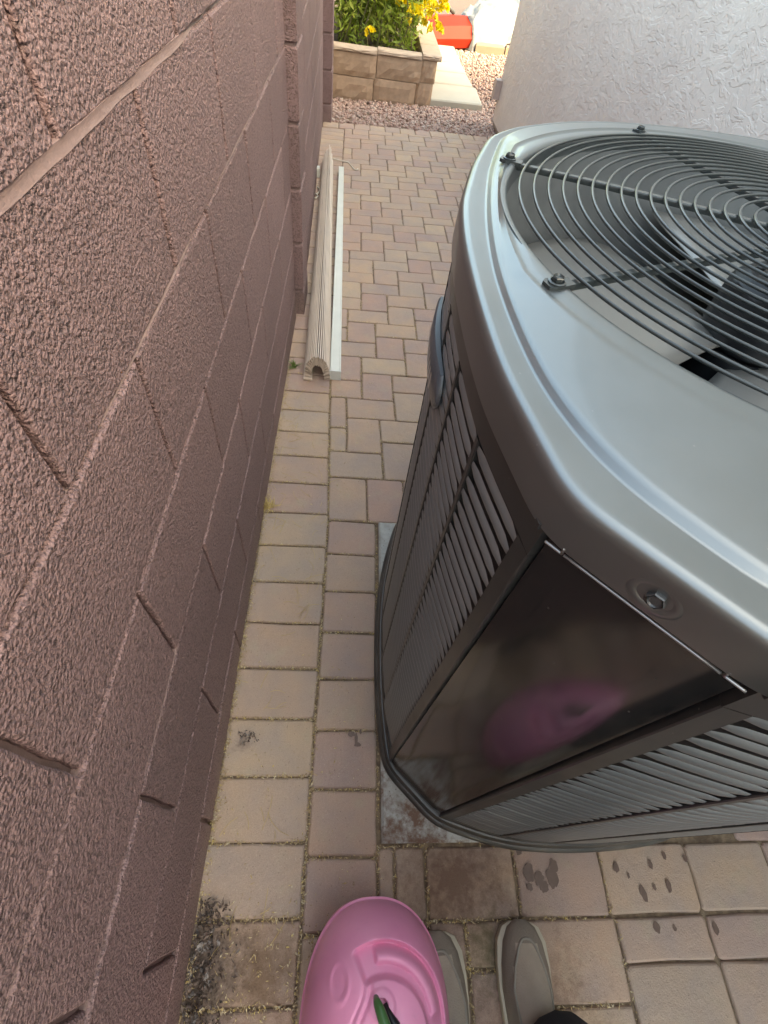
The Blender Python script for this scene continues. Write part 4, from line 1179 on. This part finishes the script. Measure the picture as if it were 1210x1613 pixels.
# ------------------------------------------------------------------ litter on the paving
def flecks(n, src, seed):
    r = np.random.default_rng(seed); V, Fc = [], []
    for k in range(n):
        x, y = src(r); a = r.uniform(0, 6.283); L = .0014+.007*r.random()**2; w_ = r.uniform(.0006, .0016); z = r.uniform(.0008, .0035)
        dx, dy = math.cos(a), math.sin(a); b0 = len(V)
        tilt = r.uniform(-.002, .002)
        V += [(x-dx*L, y-dy*L, z-tilt), (x-dy*w_, y+dx*w_, z+.0006), (x+dx*L, y+dy*L, z+tilt), (x+dy*w_, y-dx*w_, z+.0006), (x, y, z+.0016)]
        Fc += [(b0, b0+3, b0+4), (b0+3, b0+2, b0+4), (b0+2, b0+1, b0+4), (b0+1, b0, b0+4)]
    return np.array(V), np.array(Fc)
near_c = [c for c in PAVERS if c[3] < 2.6 and c[0] < .5]
def joint_src(r):
    while True:
        c = near_c[r.integers(len(near_c))]; s_ = r.random()
        e = r.integers(4); u0, v0, u1, v1 = c
        p = ((u0+(u1-u0)*s_, v0), (u0+(u1-u0)*s_, v1), (u0, v0+(v1-v0)*s_), (u1, v0+(v1-v0)*s_))[e]
        x, y = place(*p); dens = .35+.65*mnoise.noise(Vector((x*9, y*9, 1)))
        if x > .0 and r.random() > .75: continue
        if y > 1.3 and r.random() < .35: continue
        if r.random() < max(.12, dens+.25): return x+r.normal(0, .0022), y+r.normal(0, .0022)
def open_src(r):
    while True:
        x, y = r.uniform(-.24, .12), r.uniform(-.3, 1.7)
        if mnoise.noise(Vector((x*14, y*7, 5))) > .05: return x, y
V1_, F1_ = flecks(8200, joint_src, 1); V2_, F2_ = flecks(300, open_src, 2)
F2_ = F2_+len(V1_)
corner_pts = lambda r: (-.24+abs(r.normal(0, .05)), r.uniform(-.33, -.05))
V4_, F4_ = flecks(1300, lambda r: (-.241+abs(r.normal(0, .007)), r.uniform(-.35, 1.75)), 4); F4_ = F4_+len(V1_)+len(V2_)+260*5
V3_, F3_ = flecks(260, lambda r: (-.10+r.normal(0, .07), -.16+r.normal(0, .06)), 3); F3_ = F3_+len(V1_)+len(V2_)
o = bpy.data.objects.new('dry_litter', np_mesh('dry_litter', np.vstack([V1_, V2_, V3_, V4_]), np.vstack([F1_, F2_, F3_, F4_]), MAT['litter'])); COL.objects.link(o); o['kind'] = 'stuff'
# straw stalks (fine bent lines)
m = MB()
for k in range(90):
    x, y = random.uniform(-.23, -.04), random.choice([random.uniform(.5, 1.6), random.uniform(-.2, 1.5)])
    a = random.uniform(0, 6.28); L = random.uniform(.02, .07); b_ = random.uniform(-.6, .6)
    pts = [(x+math.cos(a+b_*t)*L*t, y+math.sin(a+b_*t)*L*t, .0025+.002*math.sin(t*3)) for t in (0, .35, .7, 1)]
    m.tube(pts, .00055, 3, False)
o = obj('straw_stalks', m, MAT['straw']); o['kind'] = 'stuff'
# dead leaf pile in the corner at the foot of the wall
r = np.random.default_rng(9); n = 800
P = np.stack([-.238+np.abs(r.normal(0, .032, n)), r.uniform(-.34, -.055, n)-.0, r.uniform(.002, .018, n)], 1)
P[:, 0] -= 0; P[:, 2] = r.uniform(.002, .008, n)
D = r.normal(size=(n, 3)); D[:, 2] *= .10; D /= np.linalg.norm(D, axis=1)[:, None]
V, Fq = leaf_quads(P, D, r.uniform(.004, .015, n), r.uniform(.001, .004, n), r); V[:, 2] = np.maximum(V[:, 2], .0012); V[:, 0] = np.maximum(V[:, 0], -.2405)
o = bpy.data.objects.new('leaf_litter', np_mesh('leaf_litter', V, Fq, MAT['deadleaf'])); COL.objects.link(o); o['kind'] = 'stuff'
n = 60; P = np.stack([-.19+r.normal(0, .014, n), .255+r.normal(0, .008, n), r.uniform(.002, .005, n)], 1); D = r.normal(size=(n, 3)); D[:, 2] *= .12; D /= np.linalg.norm(D, axis=1)[:, None]
V, Fq = leaf_quads(P, D, r.uniform(.003, .009, n), r.uniform(.001, .003, n), r); V[:, 2] = np.maximum(V[:, 2], .0012)
o = bpy.data.objects.new('leaf_crumbs', np_mesh('leaf_crumbs', V, Fq, MAT['deadleaf'])); COL.objects.link(o); o['kind'] = 'stuff'
# wet spots
m = MB(); spots_ = [(.468, -.022, .013, .016), (.488, -.032, .011, .012), (.521, -.030, .013, .020), (.497, -.046, .011, .011), (.464, -.046, .006, .008), (.528, -.010, .009, .014), (.451, .017, .007, .006),
    (.675, -.015, .007, .010), (.725, -.062, .008, .013), (.76, -.01, .005, .010), (.79, -.05, .006, .012), (.755, -.052, .004, .006), (.735, -.12, .008, .010), (.80, .006, .005, .008), (.775, -.122, .004, .006), (.87, -.125, .006, .012), (.85, .0, .005, .008), (.70, -.03, .003, .006)]
for i, (x, y, a, b_) in enumerate(spots_):
    pts = []
    for k in range(22):
        t = 2*math.pi*k/22; q = 1+.35*mnoise.noise(Vector((math.cos(t)*1.3+i*3, math.sin(t)*1.3, i)))+.22*mnoise.noise(Vector((math.cos(t)*4+i*3, math.sin(t)*4, i+.5)))
        pts.append((x+a*q*math.cos(t), y+b_*q*math.sin(t), .0022+.00002*i))
    m.add(pts, [tuple(range(22))])
# scraped brown marks on two pavers by the pad
for i, (x, y, a, b_) in enumerate(((.064, .262, .010, .006), (.075, .252, .004, .014), (.078, .238, .009, .005), (.086, .268, .003, .006))):
    pts = []
    for k in range(16):
        t = 2*math.pi*k/16; q = 1+.5*mnoise.noise(Vector((math.cos(t)*1.6+i*5, math.sin(t)*1.6, i+40)))
        pts.append((x+a*q*math.cos(t), y+b_*q*math.sin(t), .0022+.00002*i))
    m.add(pts, [tuple(range(16))])
o = obj('damp_spots', m, MAT['stain']); o['kind'] = 'stuff'

# ------------------------------------------------------------------ trees at the far end of the yard (mirrored in the lid)
def yard_tree(x, y, h, seed, label):
    T = thing('leafy_tree', label, 'tree', (x, y, 0), 'trees at the far end of the yard')
    rr = random.Random(seed); m = MB()
    m.tube([(x, y, -.05), (x+.03, y, .3*h), (x+.1, y+.05, .55*h), (x+.12, y, .8*h)], [.14, .12, .09, .03], 10)
    for k in range(9):
        a = k*.8; z = .3*h+.05*h*k; l = .32*h*(1-.05*k)
        m.tube([(x+.05, y, z), (x+.05+.5*l*math.cos(a), y+.5*l*math.sin(a), z+.12*h), (x+.05+l*math.cos(a), y+l*math.sin(a), z+.18*h)], [.05, .035, .012], 6)
    obj('trunk', m, MAT['bark'], T, smooth=True)
    n = 5200; r = np.random.default_rng(seed); cl = r.normal(size=(48, 3)); cl /= np.linalg.norm(cl, axis=1)[:, None]; cl = cl*r.uniform(.45, 1, (48, 1))*np.array([.40*h, .36*h, .34*h])+np.array([x, y, .62*h])
    P = cl[r.integers(48, size=n)]+r.normal(0, .07*h, (n, 3)); D = r.normal(size=(n, 3)); D /= np.linalg.norm(D, axis=1)[:, None]
    V, Fq = leaf_quads(P, D, r.uniform(.07, .16, n), r.uniform(.02, .045, n), r); V -= np.array(ORG[T.name])
    o = bpy.data.objects.new('crown', np_mesh('crown', V, Fq, MAT['leaf'])); COL.objects.link(o); o.parent = T
yard_tree(.6, 13.5, 4.6, 4, 'tall leafy tree standing behind the flowering shrub, mirrored in the lid edge')
yard_tree(4.2, 14.5, 4.0, 8, 'rounder leafy tree standing behind the white sheeting')
